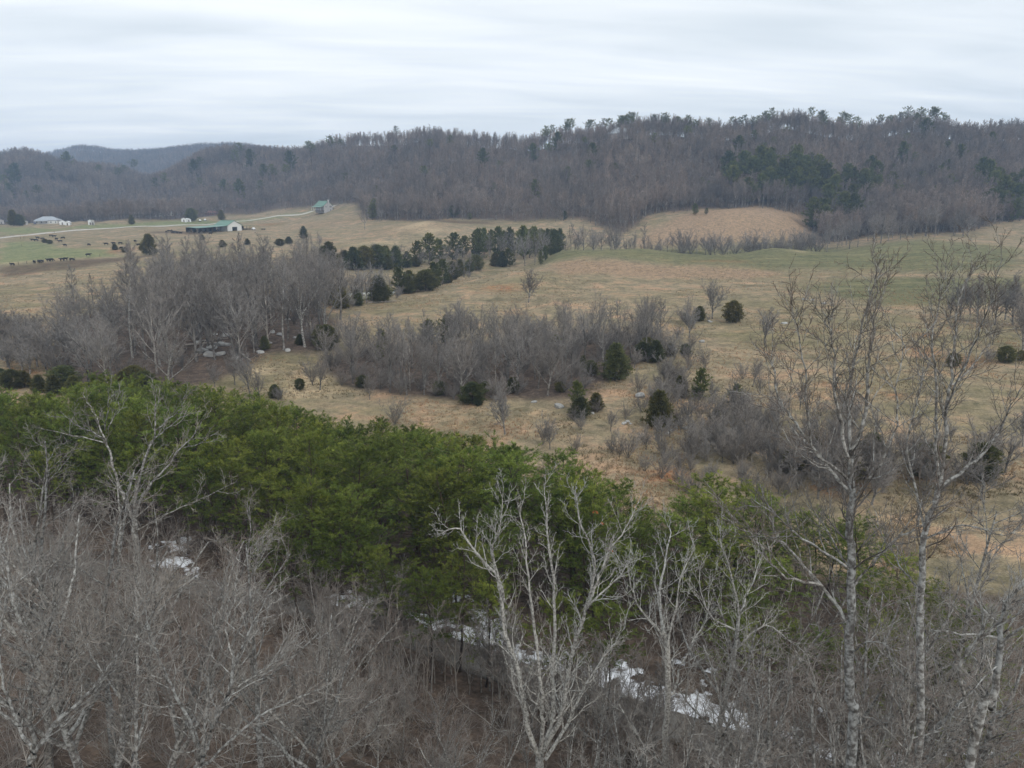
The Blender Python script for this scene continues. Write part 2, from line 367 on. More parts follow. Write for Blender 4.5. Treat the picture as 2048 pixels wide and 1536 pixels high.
def ground_material():
    m, nd, lk, b = new_mat('pasture_ground', .95, .05)
    tc = nd.new('ShaderNodeTexCoord').outputs['Object']
    big = n_noise(nd, lk, .018, 5, .6, tc, .4); mid = n_noise(nd, lk, .11, 5, .65, tc, .6); fine = n_noise(nd, lk, .9, 5, .7, tc); vfine = n_noise(nd, lk, 4.0, 4, .75, tc)
    # mown streaks lie along the contour: a stretched noise
    mp = nd.new('ShaderNodeMapping'); lk.new(tc, mp.inputs[0]); mp.inputs['Scale'].default_value = (.03, .16, .1); mp.inputs['Rotation'].default_value = (0, 0, .12)
    streak = n_noise(nd, lk, 1.0, 5, .65, mp.outputs[0], .5)
    grass = n_ramp(nd, lk, mid, [(.30, (.145, .125, .08)), (.43, (.225, .188, .122)), (.54, (.29, .228, .15)), (.64, (.37, .25, .16))])
    olive = n_ramp(nd, lk, fine, [(.3, (.135, .128, .066)), (.7, (.225, .19, .108))])
    f1 = n_math(nd, lk, 'MULTIPLY_ADD', streak, .9, n_math(nd, lk, 'MULTIPLY_ADD', big, 1.3, -1.05))
    f1 = n_math(nd, lk, 'MULTIPLY', f1, 3.2, clamp=True)
    c = n_mix(nd, lk, n_math(nd, lk, 'MULTIPLY', f1, .85), grass, olive)
    gr = n_ramp(nd, lk, streak, [(.30, (.085, .095, .045)), (.5, (.13, .135, .065)), (.64, (.19, .175, .09)), (.75, (.28, .225, .13))])
    c = n_mix(nd, lk, n_attr(nd, 'tan'), c, n_ramp(nd, lk, fine, [(.3, (.20, .148, .096)), (.5, (.285, .203, .132)), (.7, (.36, .25, .165))]))
    c = n_mix(nd, lk, n_attr(nd, 'green'), c, gr)
    c = n_mix(nd, lk, n_math(nd, lk, 'MULTIPLY', n_attr(nd, 'lush'), .85), c, n_ramp(nd, lk, mid, [(.3, (.135, .165, .07)), (.7, (.225, .235, .115))]))
    c = n_mix(nd, lk, n_math(nd, lk, 'MULTIPLY', n_attr(nd, 'pale'), n_math(nd, lk, 'MULTIPLY_ADD', fine, 1.6, -.2, True)), c, (.52, .41, .26))
    c = n_mix(nd, lk, n_math(nd, lk, 'MULTIPLY', n_attr(nd, 'mud'), n_math(nd, lk, 'MULTIPLY_ADD', mid, 1.6, 0, True)), c, (.085, .058, .038))
    cl = n_math(nd, lk, 'MULTIPLY', n_attr(nd, 'clay'), n_math(nd, lk, 'MULTIPLY_ADD', fine, 4.0, -1.55, True))
    c = n_mix(nd, lk, cl, c, (.28, .115, .052))
    litter = n_ramp(nd, lk, fine, [(.25, (.058, .045, .037)), (.5, (.105, .080, .064)), (.75, (.165, .124, .097))])
    c = n_mix(nd, lk, n_attr(nd, 'wood'), c, litter)
    c = n_mix(nd, lk, .7, c, n_ramp(nd, lk, vfine, [(.3, (.5, .5, .5)), (.7, (1.5, 1.5, 1.5))]), 'MULTIPLY')
    c = n_mix(nd, lk, .7, c, n_ramp(nd, lk, n_noise(nd, lk, .38, 6, .75, tc, .8), [(.34, (.45, .48, .46)), (.5, (1.0, 1.0, 1.0)), (.66, (1.5, 1.42, 1.32))]), 'MULTIPLY')
    lk.new(c, b.inputs['Base Color'])
    bp = nd.new('ShaderNodeBump'); bp.inputs['Strength'].default_value = .6; bp.inputs['Distance'].default_value = .5
    lk.new(fine, bp.inputs['Height']); lk.new(bp.outputs[0], b.inputs['Normal'])
    return m
M['ground'] = ground_material()
ground_o = tag(link('ground', me, None, M['ground']), kind='structure')
# ------------------------------------------------------------------ growing trees
def _nrm(x, y, z):
    l = math.sqrt(x*x+y*y+z*z) or 1.0
    return x/l, y/l, z/l
def _bend(d, ang, az):
    """direction d tilted by ang towards azimuth az about d"""
    dx, dy, dz = d
    if abs(dz) < .95: ax, ay, az_ = _nrm(-dy, dx, 0.0)
    else: ax, ay, az_ = _nrm(0.0, -dz, dy)
    bx, by, bz = dy*az_-dz*ay, dz*ax-dx*az_, dx*ay-dy*ax
    c, s = math.cos(ang), math.sin(ang); ca, sa = math.cos(az)*s, math.sin(az)*s
    return _nrm(dx*c+ax*ca+bx*sa, dy*c+ay*ca+by*sa, dz*c+az_*ca+bz*sa)
def shoot(rng, p, d, L, r0, r1, n, wig, up):
    pts = [p]; rad = [r0]; dirs = [d]; st = L/n; g = rng.gauss
    x, y, z = p; dx, dy, dz = d
    for i in range(n):
        dx, dy, dz = _nrm(dx+g(0, wig), dy+g(0, wig), dz+g(0, wig)+up)
        x += dx*st; y += dy*st; z += dz*st
        pts.append((x, y, z)); rad.append(r0+(r1-r0)*(i+1)/n); dirs.append((dx, dy, dz))
    return pts, rad, dirs
def spawn(rng, out, poly, S, lvl, limb=None):
    """grow the next order of branches on a shoot"""
    if lvl >= len(S): return
    s = S[lvl]; pts, rad, dirs = poly
    n = len(pts)-1
    L = sum(math.dist(pts[i], pts[i+1]) for i in range(n))
    k = max(1, int(round(s['k']*rng.uniform(.8, 1.2) * (L*s['per'] if 'per' in s else 1))))
    az = rng.uniform(0, 6.28)
    for j in range(k):
        t = s['t0'] + (s['t1']-s['t0'])*(j+rng.random())/k
        f = min(t*n, n-1e-6); i = int(f); f -= i
        a, b = pts[i], pts[i+1]
        p = (a[0]+(b[0]-a[0])*f, a[1]+(b[1]-a[1])*f, a[2]+(b[2]-a[2])*f)
        az += 2.4 + rng.uniform(-.5, .5)
        d = _bend(dirs[i+1], s['ang']*rng.uniform(.6, 1.35), az)
        Lc = (s['len']*L*(1-s.get('fall', .5)*t) if 'abs' not in s else s['abs']*(1-s.get('fall', .3)*t))*rng.uniform(.6, 1.25)
        rp = rad[i]+(rad[i+1]-rad[i])*f
        r0 = max(min(rp*s['rr'], s.get('rmax', 9)), s['rmin'])
        c = shoot(rng, p, d, Lc, r0, max(r0*s.get('taper', .35), s['rmin']*.5), s['n'], s['wig'], s['up'])
        lid = limb if limb is not None else ('limb', len([1 for q in out if q[0] == 'limb']))
        out.setdefault(lid, {}).setdefault(lvl, []).append(c)
        spawn(rng, out, c, S, lvl+1, lid)
def tubes(name, polys, k, smooth=False, tip=False):
    """one mesh of tapered tubes; with tip, each runs out into a point"""
    lens = np.array([len(p[0]) for p in polys])
    P = np.array([q for p in polys for q in p[0]], float); Rr = np.array([q for p in polys for q in p[1]], float)
    N = len(P); end = np.cumsum(lens)-1; start = end-lens+1
    isend = np.zeros(N, bool); isend[end] = True; isst = np.zeros(N, bool); isst[start] = True
    D = np.zeros((N, 3)); D[:-1] = P[1:]-P[:-1]; D[isend] = 0
    Dn = D/np.maximum(np.linalg.norm(D, axis=1, keepdims=True), 1e-9)
    T = Dn.copy(); pr = np.roll(Dn, 1, 0); pr[isst] = 0; T += pr
    T /= np.maximum(np.linalg.norm(T, axis=1, keepdims=True), 1e-9)
    ref = np.where(np.abs(T[:,2:3]) > .9, np.array([[1., 0, 0]]), np.array([[0, 0, 1.]]))
    A = np.cross(T, ref); A /= np.maximum(np.linalg.norm(A, axis=1, keepdims=True), 1e-9); B = np.cross(T, A)
    an = np.arange(k)*2*math.pi/k
    Vv = P[:,None] + Rr[:,None,None]*(A[:,None]*np.cos(an)[None,:,None] + B[:,None]*np.sin(an)[None,:,None])
    i0 = np.where(~isend)[0]
    if tip:
        Vv[isend] = P[isend][:,None]
        last = isend[np.minimum(i0+1, N-1)]; iq = i0[~last]; it = i0[last]
    else: iq, it = i0, i0[:0]
    j = np.arange(k); j2 = (j+1) % k
    Qd = np.stack([iq[:,None]*k+j, iq[:,None]*k+j2, (iq[:,None]+1)*k+j2, (iq[:,None]+1)*k+j], -1).reshape(-1, 4)
    Tr = np.stack([it[:,None]*k+j, it[:,None]*k+j2, np.repeat((it[:,None]+1)*k, k, 1)], -1).reshape(-1, 3)
    Vf = Vv.reshape(-1, 3)
    if tip:
        used = np.zeros(len(Vf), bool); used[Qd.ravel()] = True; used[Tr.ravel()] = True
        rm = np.cumsum(used)-1; Vf = Vf[used]; Qd = rm[Qd]; Tr = rm[Tr]
    return np_mesh(name, Vf, Qd, Tr, smooth)
def join_meshes(name, meshes, slots=None):
    Vs, Qs, Ts, b = [], [], [], 0
    sm = False
    for m in meshes:
        v = np.zeros(len(m.vertices)*3, np.float32); m.vertices.foreach_get('co', v); v = v.reshape(-1, 3)
        n = np.zeros(len(m.polygons), np.int32); m.polygons.foreach_get('loop_total', n)
        s = np.zeros(len(m.polygons), np.int32); m.polygons.foreach_get('loop_start', s)
        li = np.zeros(len(m.loops), np.int32); m.loops.foreach_get('vertex_index', li)
        s4 = s[n == 4]; s3 = s[n == 3]
        Qs.append(li[s4[:,None]+np.arange(4)]+b); Ts.append(li[s3[:,None]+np.arange(3)]+b)
        Vs.append(v); b += len(v)
    for m in meshes: bpy.data.meshes.remove(m)
    me = np_mesh(name, np.concatenate(Vs), np.concatenate(Qs), np.concatenate(Ts), False)
    if slots:
        me.polygons.foreach_set('material_index', np.concatenate([np.full(len(q), s, np.int32) for q, s in zip(Qs, slots)]+[np.full(len(t), s, np.int32) for t, s in zip(Ts, slots)]))
    return me
def T_(P): return [tuple(map(float, p)) for p in P]

# ---- leafless trees: trunk order 0, limbs 1, branches 2, twigs 3, fine twigs 4
def spec(style, H, near):
    fine = [dict(k=4.2 if near else 6, t0=.12, t1=1, ang=.7, len=.62, fall=.4, rr=.7, rmin=.0048 if near else .017, rmax=.008 if near else .024, n=2 if near else 1, wig=.16, up=.08)]
    tw = dict(k=9, t0=.12, t1=1, ang=.75, len=.46, fall=.5, rr=.55, rmin=.008 if near else .024, rmax=.02 if near else .035, n=3 if near else 2, wig=.15, up=.08)
    if near: tw.update(ang=.85, wig=.2, up=.05, k=9); fine[0].update(ang=.9, wig=.22, up=.03, k=5.5)
    if style == 'tall':      # forest-grown: long clean trunk, narrow crown of ascending limbs
        return [dict(L=H, n=12, wig=.035, up=.06),
                dict(k=17, t0=.42, t1=.98, ang=.75, abs=H*.30, fall=.62, rr=.5, rmin=.02, n=6, wig=.10, up=.12),
                dict(k=8, t0=.2, t1=1, ang=.65, len=.42, fall=.5, rr=.55, rmin=.015, n=4, wig=.13, up=.10), tw] + fine
    if style == 'vase':      # forks low into long leaders
        return [dict(L=H*.42, n=6, wig=.05, up=.04),
                dict(k=6, t0=.5, t1=1.0, ang=.62 if near else .5, abs=H*.62, fall=.1, rr=.68, rmin=.03, n=9, wig=.10 if near else .07, up=.05),
                dict(k=11, t0=.18, t1=1, ang=.78 if near else .62, len=.38, fall=.5, rr=.46 if near else .58, rmin=.013 if near else .02, n=6, wig=.17 if near else .13, up=.06), tw] + fine
    if style == 'round':     # open-grown, broad fan of fine branches
        return [dict(L=H*.55, n=7, wig=.06, up=.03),
                dict(k=12, t0=.3, t1=1.0, ang=.72, abs=H*.58, fall=.25, rr=.55, rmin=.025, n=7, wig=.09, up=.09),
                dict(k=9, t0=.15, t1=1, ang=.6, len=.40, fall=.5, rr=.46 if near else .58, rmin=.013 if near else .02, n=4, wig=.13, up=.08), tw] + fine
    if style == 'bush':      # many stems from the ground
        return [dict(L=H*.14, n=2, wig=.1, up=.1),
                dict(k=11, t0=.2, t1=1.0, ang=.5, abs=H*.95, fall=.15, rr=.55, rmin=.012, n=6, wig=.10, up=.06),
                dict(k=7, t0=.15, t1=1, ang=.55, len=.40, fall=.5, rr=.55, rmin=.009, n=3, wig=.14, up=.08),
                dict(k=6, t0=.15, t1=1, ang=.6, len=.5, fall=.4, rr=.6, rmin=.008 if near else .015, rmax=.014, n=2, wig=.16, up=.06)]
def grown(seed, style, H, r0, near=True, lean=(0, 0), depth=None, thin=1.0, fat=1.0):
    rng = random.Random(seed); S = spec(style, H, near)
    for s in S[1:]:
        s['k'] = s['k']*thin; s['rmin'] *= fat; s['rmax'] = s.get('rmax', 9)*fat
    if depth: S = S[:depth]
    d = _nrm(lean[0], lean[1], 1)
    tr = shoot(rng, (0, 0, -.3), d, S[0]['L']+.3, r0, r0*(.12 if style == 'tall' else .62), S[0]['n'], S[0]['wig'], S[0]['up'])
    # root flare
    tr[1][0] = r0*1.35
    out = {'trunk': tr}
    spawn(rng, out, tr, S, 1)
    if style != 'tall' and len(S) > 2:
        rest = H-S[0]['L']
        ld = shoot(rng, tr[0][-1], _nrm(*[a+rng.gauss(0, .12) for a in tr[2][-1]]), rest*rng.uniform(.8, 1), tr[1][-1], .012, 9, .08, .05)
        out.setdefault(('limb', 'lead'), {})[1] = [ld]; spawn(rng, out, ld, S, 2, ('limb', 'lead'))
    return out
def bare_proto(seed, style, H, r0, mats, near=False, thin=1.0, depth=None, lean=(0, 0), fat=1.0):
    """two meshes: trunk with its limbs, and the crown of branches and twigs"""
    g = grown(seed, style, H, r0, near, lean, depth, thin, fat)
    limbs = [q for k, v in g.items() if k != 'trunk' for q in v.get(1, [])]
    br = [q for k, v in g.items() if k != 'trunk' for q in v.get(2, [])]
    last = max(l for k, v in g.items() if k != 'trunk' for l in v)
    tw = [[q for k, v in g.items() if k != 'trunk' for q in v.get(l, [])] for l in range(3, last+1)]
    me_t = join_meshes('trunk', [tubes('t', [g['trunk']], 7 if near else 5), tubes('l', limbs, 4)])
    me_c = join_meshes('crown', [tubes('b', br, 3, tip=True)] + [tubes('w', t, 3, tip=True) for t in tw if t])
    me_t.materials.append(mats[0]); me_c.materials.append(mats[1])
    return [('trunk', me_t), ('crown', me_c)], H
def limb_proto(seed, style, H, r0, mats, thin=1.0, lean=(0, 0)):
    """near trees: trunk, every limb, and the twigs on each limb"""
    g = grown(seed, style, H, r0, True, lean, None, thin)
    parts = [('trunk', tubes('trunk', [g['trunk']], 9, True), None)]
    parts[0][1].materials.append(mats[0])
    for k, v in g.items():
        if k == 'trunk': continue
        lm = tubes('limb', v[1], 6, True); lm.materials.append(mats[0])
        ls = [l for l in sorted(v) if l > 1]; tm = join_meshes('twigs', [tubes('b', v[l], 4 if l == 2 else 3, tip=True) for l in ls], [0 if l == 2 else 1 for l in ls]); tm.materials.append(mats[0]); tm.materials.append(mats[1])
        parts.append(('limb', lm, ('twigs', tm)))
    return parts, H
def place(proto, name, loc, rz, h, label, cat, group=None, widen=1.0, tilt=0.0):
    parts, H = proto; s = h/H
    e = empty(name, (loc[0], loc[1], loc[2]-.05), rz, (s*widen, s*widen, s)); e.rotation_euler[0] = tilt
    tag(e, label, cat, group)
    for p in parts:
        o = link(p[0], p[1], e)
        if len(p) > 2 and p[2]: link(p[2][0], p[2][1], o)
    return e

# ---- evergreens
def tufts(P, D, rng, blades, length, width, spread, tint):
    """needle tufts: thin blades fanned about each shoot tip"""
    n = len(P); m = n*blades
    Pp = np.repeat(P, blades, 0); Dd = np.repeat(D, blades, 0) + rng.normal(0, spread, (m, 3))
    Dd /= np.linalg.norm(Dd, axis=1, keepdims=True)
    W = np.cross(Dd, rng.normal(0, 1, (m, 3))); W /= np.maximum(np.linalg.norm(W, axis=1, keepdims=True), 1e-6)
    Ln = (length*rng.uniform(.6, 1.3, (m, 1))); Wd = width*rng.uniform(.7, 1.3, (m, 1))*.5
    mid = Pp + Dd*Ln*.45
    Vv = np.stack([Pp, mid+W*Wd, Pp+Dd*Ln, mid-W*Wd], 1).reshape(-1, 3)
    Qd = np.arange(m*4).reshape(-1, 4)
    ti = np.repeat(np.clip(tint + rng.normal(0, .12, n), 0, 1), blades*4)
    return Vv, Qd, ti
def pine_proto(seed, H, r0, mats, clear=.42, k=46, spread_l=.23, n_let=8, n_tuft=5, blades=6, bl=.20, bw=.045, top_heavy=False, dead=10, flat=.05, ends=.25):
    rng = random.Random(seed); nr = np.random.default_rng(seed)
    tr = shoot(rng, (0, 0, -.3), _nrm(rng.gauss(0, .03), rng.gauss(0, .03), 1), H+.2, r0, r0*.12, 12, .03, .05); tr[1][0] *= 1.3
    br, lets, TP, TD = [], [], [], []
    az = 0
    for j in range(k+dead):
        isdead = j < dead
        t = (rng.uniform(.12, clear) if isdead else clear + (1-clear)*((j-dead)+rng.random())/k*.985)
        f = t*12; i = min(int(f), 11); f -= i; a, b = tr[0][i], tr[0][i+1]
        p = tuple(a[q]+(b[q]-a[q])*f for q in range(3)); az += 2.4+rng.uniform(-.6, .6)
        rel = (t-clear)/(1-clear) if not isdead else 0
        shape = ((1-rel)**.55*(.55+.9*min(rel*2.2, 1)*.6)) if not top_heavy else (math.sin(math.pi*min(1, .25+rel*.72))**.8)
        L = H*spread_l*(rng.uniform(.35, .7) if isdead else shape*rng.uniform(.6, 1.3)+.04)
        el = .15+.55*rel+rng.gauss(0, .15) if not isdead else rng.gauss(-.1, .15)
        d = _nrm(math.cos(az)*math.cos(el), math.sin(az)*math.cos(el), math.sin(el))
        rb = max(.014, r0*.30*(1-t*.7))
        c = shoot(rng, p, d, L, rb, rb*.3, 5, .10, flat); br.append(c)
        if isdead:
            for q in range(3):
                i2 = rng.randint(2, 4); lets.append(shoot(rng, c[0][i2], _bend(c[2][i2], .6, rng.uniform(0, 6.28)), L*.35, .010, .004, 2, .2, 0))
            continue
        for q in range(n_let):
            i2 = min(5, 1+int((q+rng.random())/n_let*4.99)); dd = _bend(c[2][i2], rng.uniform(.3, .95), rng.uniform(0, 6.28))
            l2 = shoot(rng, c[0][i2], _nrm(dd[0], dd[1], dd[2]*.35+.16), max(.35, L*.38*rng.uniform(.6, 1.2)), .012, .006, 3, .15, .06); lets.append(l2)
            for w in range(n_tuft):
                u = ends+(1-ends)*(w+rng.random())/n_tuft; g = min(u*3, 2.999); i3 = int(g); g -= i3
                A, B = l2[0][i3], l2[0][i3+1]
                TP.append([A[x]+(B[x]-A[x])*g + rng.gauss(0, .03) for x in range(3)]); TD.append(l2[2][i3+1])
    TP = np.array(TP); TD = np.array(TD); TD[:,2] += .25
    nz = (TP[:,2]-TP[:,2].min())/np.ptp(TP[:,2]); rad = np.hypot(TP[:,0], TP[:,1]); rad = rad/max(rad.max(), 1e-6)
    tint = .28 + .25*nz + .22*rad + fbm(TP[:,0]*1.1+50, TP[:,2]*1.1+TP[:,1]*.7+50, seed)*.9  # crown shade painted in: inner and lower tufts darker, outer and top ones lighter
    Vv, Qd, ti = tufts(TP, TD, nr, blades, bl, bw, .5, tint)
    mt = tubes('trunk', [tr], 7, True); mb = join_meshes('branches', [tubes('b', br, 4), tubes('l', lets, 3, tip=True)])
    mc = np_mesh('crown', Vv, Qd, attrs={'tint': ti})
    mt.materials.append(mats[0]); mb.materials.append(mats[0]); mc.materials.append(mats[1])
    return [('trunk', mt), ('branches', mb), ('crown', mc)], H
def cedar_proto(seed, H, W, mats, n_cl=105, per=26, blades=5, bl=.40, bw=.075, shape='cone'):
    """red cedar: dense sprays on short ascending boughs round a hidden trunk"""
    rng = random.Random(seed); nr = np.random.default_rng(seed)
    tr = shoot(rng, (0, 0, -.2), (0, 0, 1), H*.96, H*.022, .015, 8, .02, .05)
    P, D, br = [], [], []
    az = 0
    for j in range(n_cl):
        t = .04+.95*(j+rng.random())/n_cl; az += 2.4+rng.uniform(-.5, .5)
        prof_r = (1-t)**.75*(.75+.45*min(1, t*5)) if shape == 'cone' else math.sqrt(max(0, 1-(2*t-.9)**2*.95))*(.9 if t < .7 else .8)
        rr = W*.5*prof_r*rng.uniform(.55, 1.28)+.08
        d = _nrm(math.cos(az), math.sin(az), rng.uniform(.25, .8)); z = t*H*.95
        tipp = np.array([math.cos(az)*rr, math.sin(az)*rr, z+rr*d[2]*.45])
        br.append(([(0, 0, z), tuple(tipp*.55+np.array([0, 0, z])*.45), tuple(tipp)], [.02, .014, .008], None))
        u = nr.uniform(.25, 1.0, per)**.6
        q = np.array([0, 0, z])*(1-u)[:,None] + tipp*u[:,None] + nr.normal(0, .06*W**.5+.05, (per, 3))
        P.append(q); D.append(np.tile(np.array(d)+np.array([0, 0, .5]), (per, 1)))
    P = np.concatenate(P); D = np.concatenate(D); D /= np.linalg.norm(D, axis=1, keepdims=True)
    P[:,2] = np.maximum(P[:,2], .05)
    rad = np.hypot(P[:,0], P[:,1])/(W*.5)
    tint = .22 + .3*rad + .18*P[:,2]/H + fbm(P[:,0]*1.5+40, P[:,2]*1.5+P[:,1]+40, seed)*.6  # same painted shading on cedars: dark near the trunk, lighter outward and upward
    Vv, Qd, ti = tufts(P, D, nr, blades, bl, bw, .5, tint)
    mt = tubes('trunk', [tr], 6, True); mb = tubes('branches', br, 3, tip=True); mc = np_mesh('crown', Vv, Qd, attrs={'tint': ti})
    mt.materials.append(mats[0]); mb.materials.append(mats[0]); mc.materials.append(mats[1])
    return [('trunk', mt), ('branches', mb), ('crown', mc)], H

RNG = random.Random(11)
def scatter(poly, n, gap, seed, tries=60):
    rng = random.Random(seed); xs = [p[0] for p in poly]; ys = [p[1] for p in poly]; out = []
    for _ in range(n*tries):
        if len(out) >= n: break
        x = rng.uniform(min(xs), max(xs)); y = rng.uniform(min(ys), max(ys))
        if not bool(in_poly(np.array(x), np.array(y), poly)): continue
        if any((x-a)**2+(y-b)**2 < gap*gap for a, b in out): continue
        out.append((x, y))
    return out
def G(x, y): return (x, y, float(ground(x, y)))
def rot(): return RNG.uniform(0, 6.28)

# ---- prototypes
B_MID = [bare_proto(100+i, st, 15, .19, (M['bark_mid'], M['twig_mid']), thin=.95) for i, st in enumerate(['tall', 'round', 'vase', 'round', 'tall', 'vase', 'round'])]
B_RND = [bare_proto(130+i, 'round', 9, .17, (M['bark_mid'], M['twig_mid'])) for i in range(3)]
B_HILL = [bare_proto(160+i, st, 19, .24, (M['bark_hill'], M['twig_hill']), thin=1.1, depth=4, fat=2.3) for i, st in enumerate(['tall', 'tall', 'vase', 'tall', 'round'])]
BUSH = [bare_proto(190+i, 'bush', 4, .05, (M['twig_near'], M['twig_red'] if i % 2 else M['twig_near']), True) for i in range(4)]
BUSH_MID = [bare_proto(195+i, 'bush', 4, .05, (M['bark_mid'], M['twig_mid']), False, 1.25, fat=1.1) for i in range(4)]
SAPL = [bare_proto(210+i, st, 7, .06, (M['twig_near'], M['twig_red']), True, .62) for i, st in enumerate(['vase', 'tall', 'vase'])]
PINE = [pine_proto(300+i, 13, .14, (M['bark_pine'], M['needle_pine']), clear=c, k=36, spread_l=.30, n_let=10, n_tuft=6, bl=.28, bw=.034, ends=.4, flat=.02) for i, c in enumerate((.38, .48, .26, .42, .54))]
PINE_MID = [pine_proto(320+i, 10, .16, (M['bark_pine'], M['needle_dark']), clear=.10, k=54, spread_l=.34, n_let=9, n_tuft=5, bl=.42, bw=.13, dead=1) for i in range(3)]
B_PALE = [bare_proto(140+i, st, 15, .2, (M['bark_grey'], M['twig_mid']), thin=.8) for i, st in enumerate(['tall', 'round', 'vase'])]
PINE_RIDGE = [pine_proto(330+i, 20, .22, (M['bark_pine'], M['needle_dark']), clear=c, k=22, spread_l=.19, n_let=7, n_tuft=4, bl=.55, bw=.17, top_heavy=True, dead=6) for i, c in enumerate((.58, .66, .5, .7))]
CEDAR = [cedar_proto(350, 6, 3.4, (M['bark_pine'], M['needle_cedar'])), cedar_proto(351, 6, 4.4, (M['bark_pine'], M['needle_cedar']), shape='oval'), cedar_proto(352, 6, 3.0, (M['bark_pine'], M['needle_cedar']))]
# ------------------------------------------------------------------ road, drive, snow, pond
def ribbon(name, pts, width, lift, mat, skirt=.3, step=2.0, jag=0.0, seed=1):
    P = np.array(pts, float); seg = np.linalg.norm(np.diff(P, axis=0), axis=1); s = np.concatenate([[0], np.cumsum(seg)])
    n = max(4, int(s[-1]/step)); q = np.linspace(0, s[-1], n)
    X = np.interp(q, s, P[:,0]); Y = np.interp(q, s, P[:,1])
    ker = np.ones(7)/7
    X = np.convolve(np.pad(X, 3, mode='edge'), ker, 'valid'); Y = np.convolve(np.pad(Y, 3, mode='edge'), ker, 'valid')
    tx = np.gradient(X); ty = np.gradient(Y); l = np.hypot(tx, ty); nx, ny = -ty/l, tx/l
    k = 7; offs = np.linspace(-.5, .5, k); V = []
    jl = fbm(q/3, q*0+3, seed, 3)*jag; jr = fbm(q/3, q*0+9, seed+1, 3)*jag
    for o in offs:
        w = width*o + (jl if o < 0 else jr)*abs(o)*2
        x = X+nx*w; y = Y+ny*w
        z = ground(x, y)
        V.append(np.stack([x, y, z+lift+.04*(1-4*o*o)], 1))
    lo = V[0].copy(); lo[:,2] -= skirt; hi = V[-1].copy(); hi[:,2] -= skirt
    V = np.stack([lo]+V+[hi], 1); kk = k+2
    Ii = np.arange(n*kk).reshape(n, kk)
    Qd = np.stack([Ii[:-1,:-1], Ii[:-1,1:], Ii[1:,1:], Ii[1:,:-1]], -1).reshape(-1, 4)
    return link(name, np_mesh(name, V.reshape(-1, 3), Qd[:, ::-1], smooth=True), None, mat)
def asphalt():
    m, nd, lk, b = new_mat('worn_asphalt', .9, .2)
    c0 = n_ramp(nd, lk, n_noise(nd, lk, .5, 6, .7), [(.3, (.11, .10, .09)), (.55, (.19, .18, .165)), (.75, (.26, .24, .21))])
    c0 = n_mix(nd, lk, .6, c0, n_ramp(nd, lk, n_noise(nd, lk, 9, 4, .7), [(.3, (.6, .6, .6)), (.7, (1.35, 1.33, 1.3))]), 'MULTIPLY')
    c0 = n_mix(nd, lk, n_ramp(nd, lk, n_noise(nd, lk, 1.3, 6, .8, None, .5), [(.50, (0, 0, 0)), (.60, (1, 1, 1))]), c0, (.105, .082, .064))      # drifts of fallen leaves
    lk.new(c0, b.inputs['Base Color']); return m
M['asphalt'] = asphalt()
M['gravel'] = plain('pale_gravel', (.47, .45, .41), .95, .1, .15, 1.0)
far_edge = [at(u, v)[:2] for u, v in ((400,1160),(560,1188),(682,1217),(771,1236),(863,1262),(993,1312),(1113,1350),(1359,1430),(1503,1473),(1585,1500))]
fe = np.array(far_edge); dv = fe[-1]-fe[-3]; dv /= np.linalg.norm(dv); dv0 = fe[0]-fe[2]; dv0 /= np.linalg.norm(dv0)
fe = np.concatenate([[fe[0]+dv0*60], [fe[0]+dv0*25], fe, [fe[-1]+dv*25], [fe[-1]+dv*70]])
nrm = np.gradient(fe, axis=0); nrm /= np.linalg.norm(nrm, axis=1, keepdims=True); side = np.stack([nrm[:,1], -nrm[:,0]], 1)   # towards the camera
road_mid = fe + side*1.75
tag(ribbon('road', road_mid, 3.5, .12, M['asphalt'], .4, 1.0), kind='structure')
drive = [at(u, v, 200)[:2] for u, v in ((2,478),(60,470),(100,466),(200,458),(300,453),(420,448),(480,443),(560,432),(630,419),(676,411))]
drive = [(drive[0][0]-80, drive[0][1]-25)] + drive
tag(ribbon('gravel_road', drive, 4.2, .35, M['gravel'], .6, 4.0), kind='structure')
# thin snow left on the bank beyond the road and in the shade of the pines
def snow():
    m, nd, lk, b = new_mat('old_snow', .6, .3)
    k = n_math(nd, lk, 'ADD', n_math(nd, lk, 'MULTIPLY', n_attr(nd, 'cover'), .42), n_noise(nd, lk, 4.0, 6, .85))
    c = n_ramp(nd, lk, k, [(.56, (.10, .078, .062)), (.66, (.55, .56, .59)), (.85, (.84, .86, .90))])   # leaves and soil come through where it is thin
    lk.new(c, b.inputs['Base Color'])
    return m
M['snow'] = snow()
sn_V, sn_Q = [], []
fs = np.concatenate([[0], np.cumsum(np.linalg.norm(np.diff(fe, axis=0), axis=1))])
na, nb, stp = int(fs[-1]/.16), 140, .16
sa = np.linspace(0, fs[-1], na); X0 = np.interp(sa, fs, fe[:,0]); Y0 = np.interp(sa, fs, fe[:,1]); SX = np.interp(sa, fs, side[:,0]); SY = np.interp(sa, fs, side[:,1])
sb = np.arange(nb)*stp
gx = X0[:,None]-SX[:,None]*sb[None]; gy = Y0[:,None]-SY[:,None]*sb[None]
nzv = .8*fbm(gx/2.2, gy/2.2, 77, 5) + .5*fbm(gx/.7, gy/.7, 78, 3)
thr = .015 + .15*fbm(gx/7, gy/7, 79, 2) + .045*np.maximum(sb-2.2, 0)[None] + 0*gx
uu, vv = uv_of(gx, gy, ground(gx, gy))
thr = thr - np.where((sb < 2.4)[None], .07, 0) - .30*np.exp(-((uu-785)/45)**2-((vv-1160)/60)**2) - .3*np.exp(-((uu-345)/50)**2-((vv-1090)/22)**2) - .2*np.exp(-((uu-950)/60)**2-((vv-1190)/30)**2)
keep = (nzv > thr) & (vv > 1030) & ((uu > 640) | ((uu > 295) & (uu < 400)))
hz = ground(gx, gy) + .05 + np.clip((nzv-thr)*.35, 0, .1)
Ii = np.arange(gx.size).reshape(gx.shape)
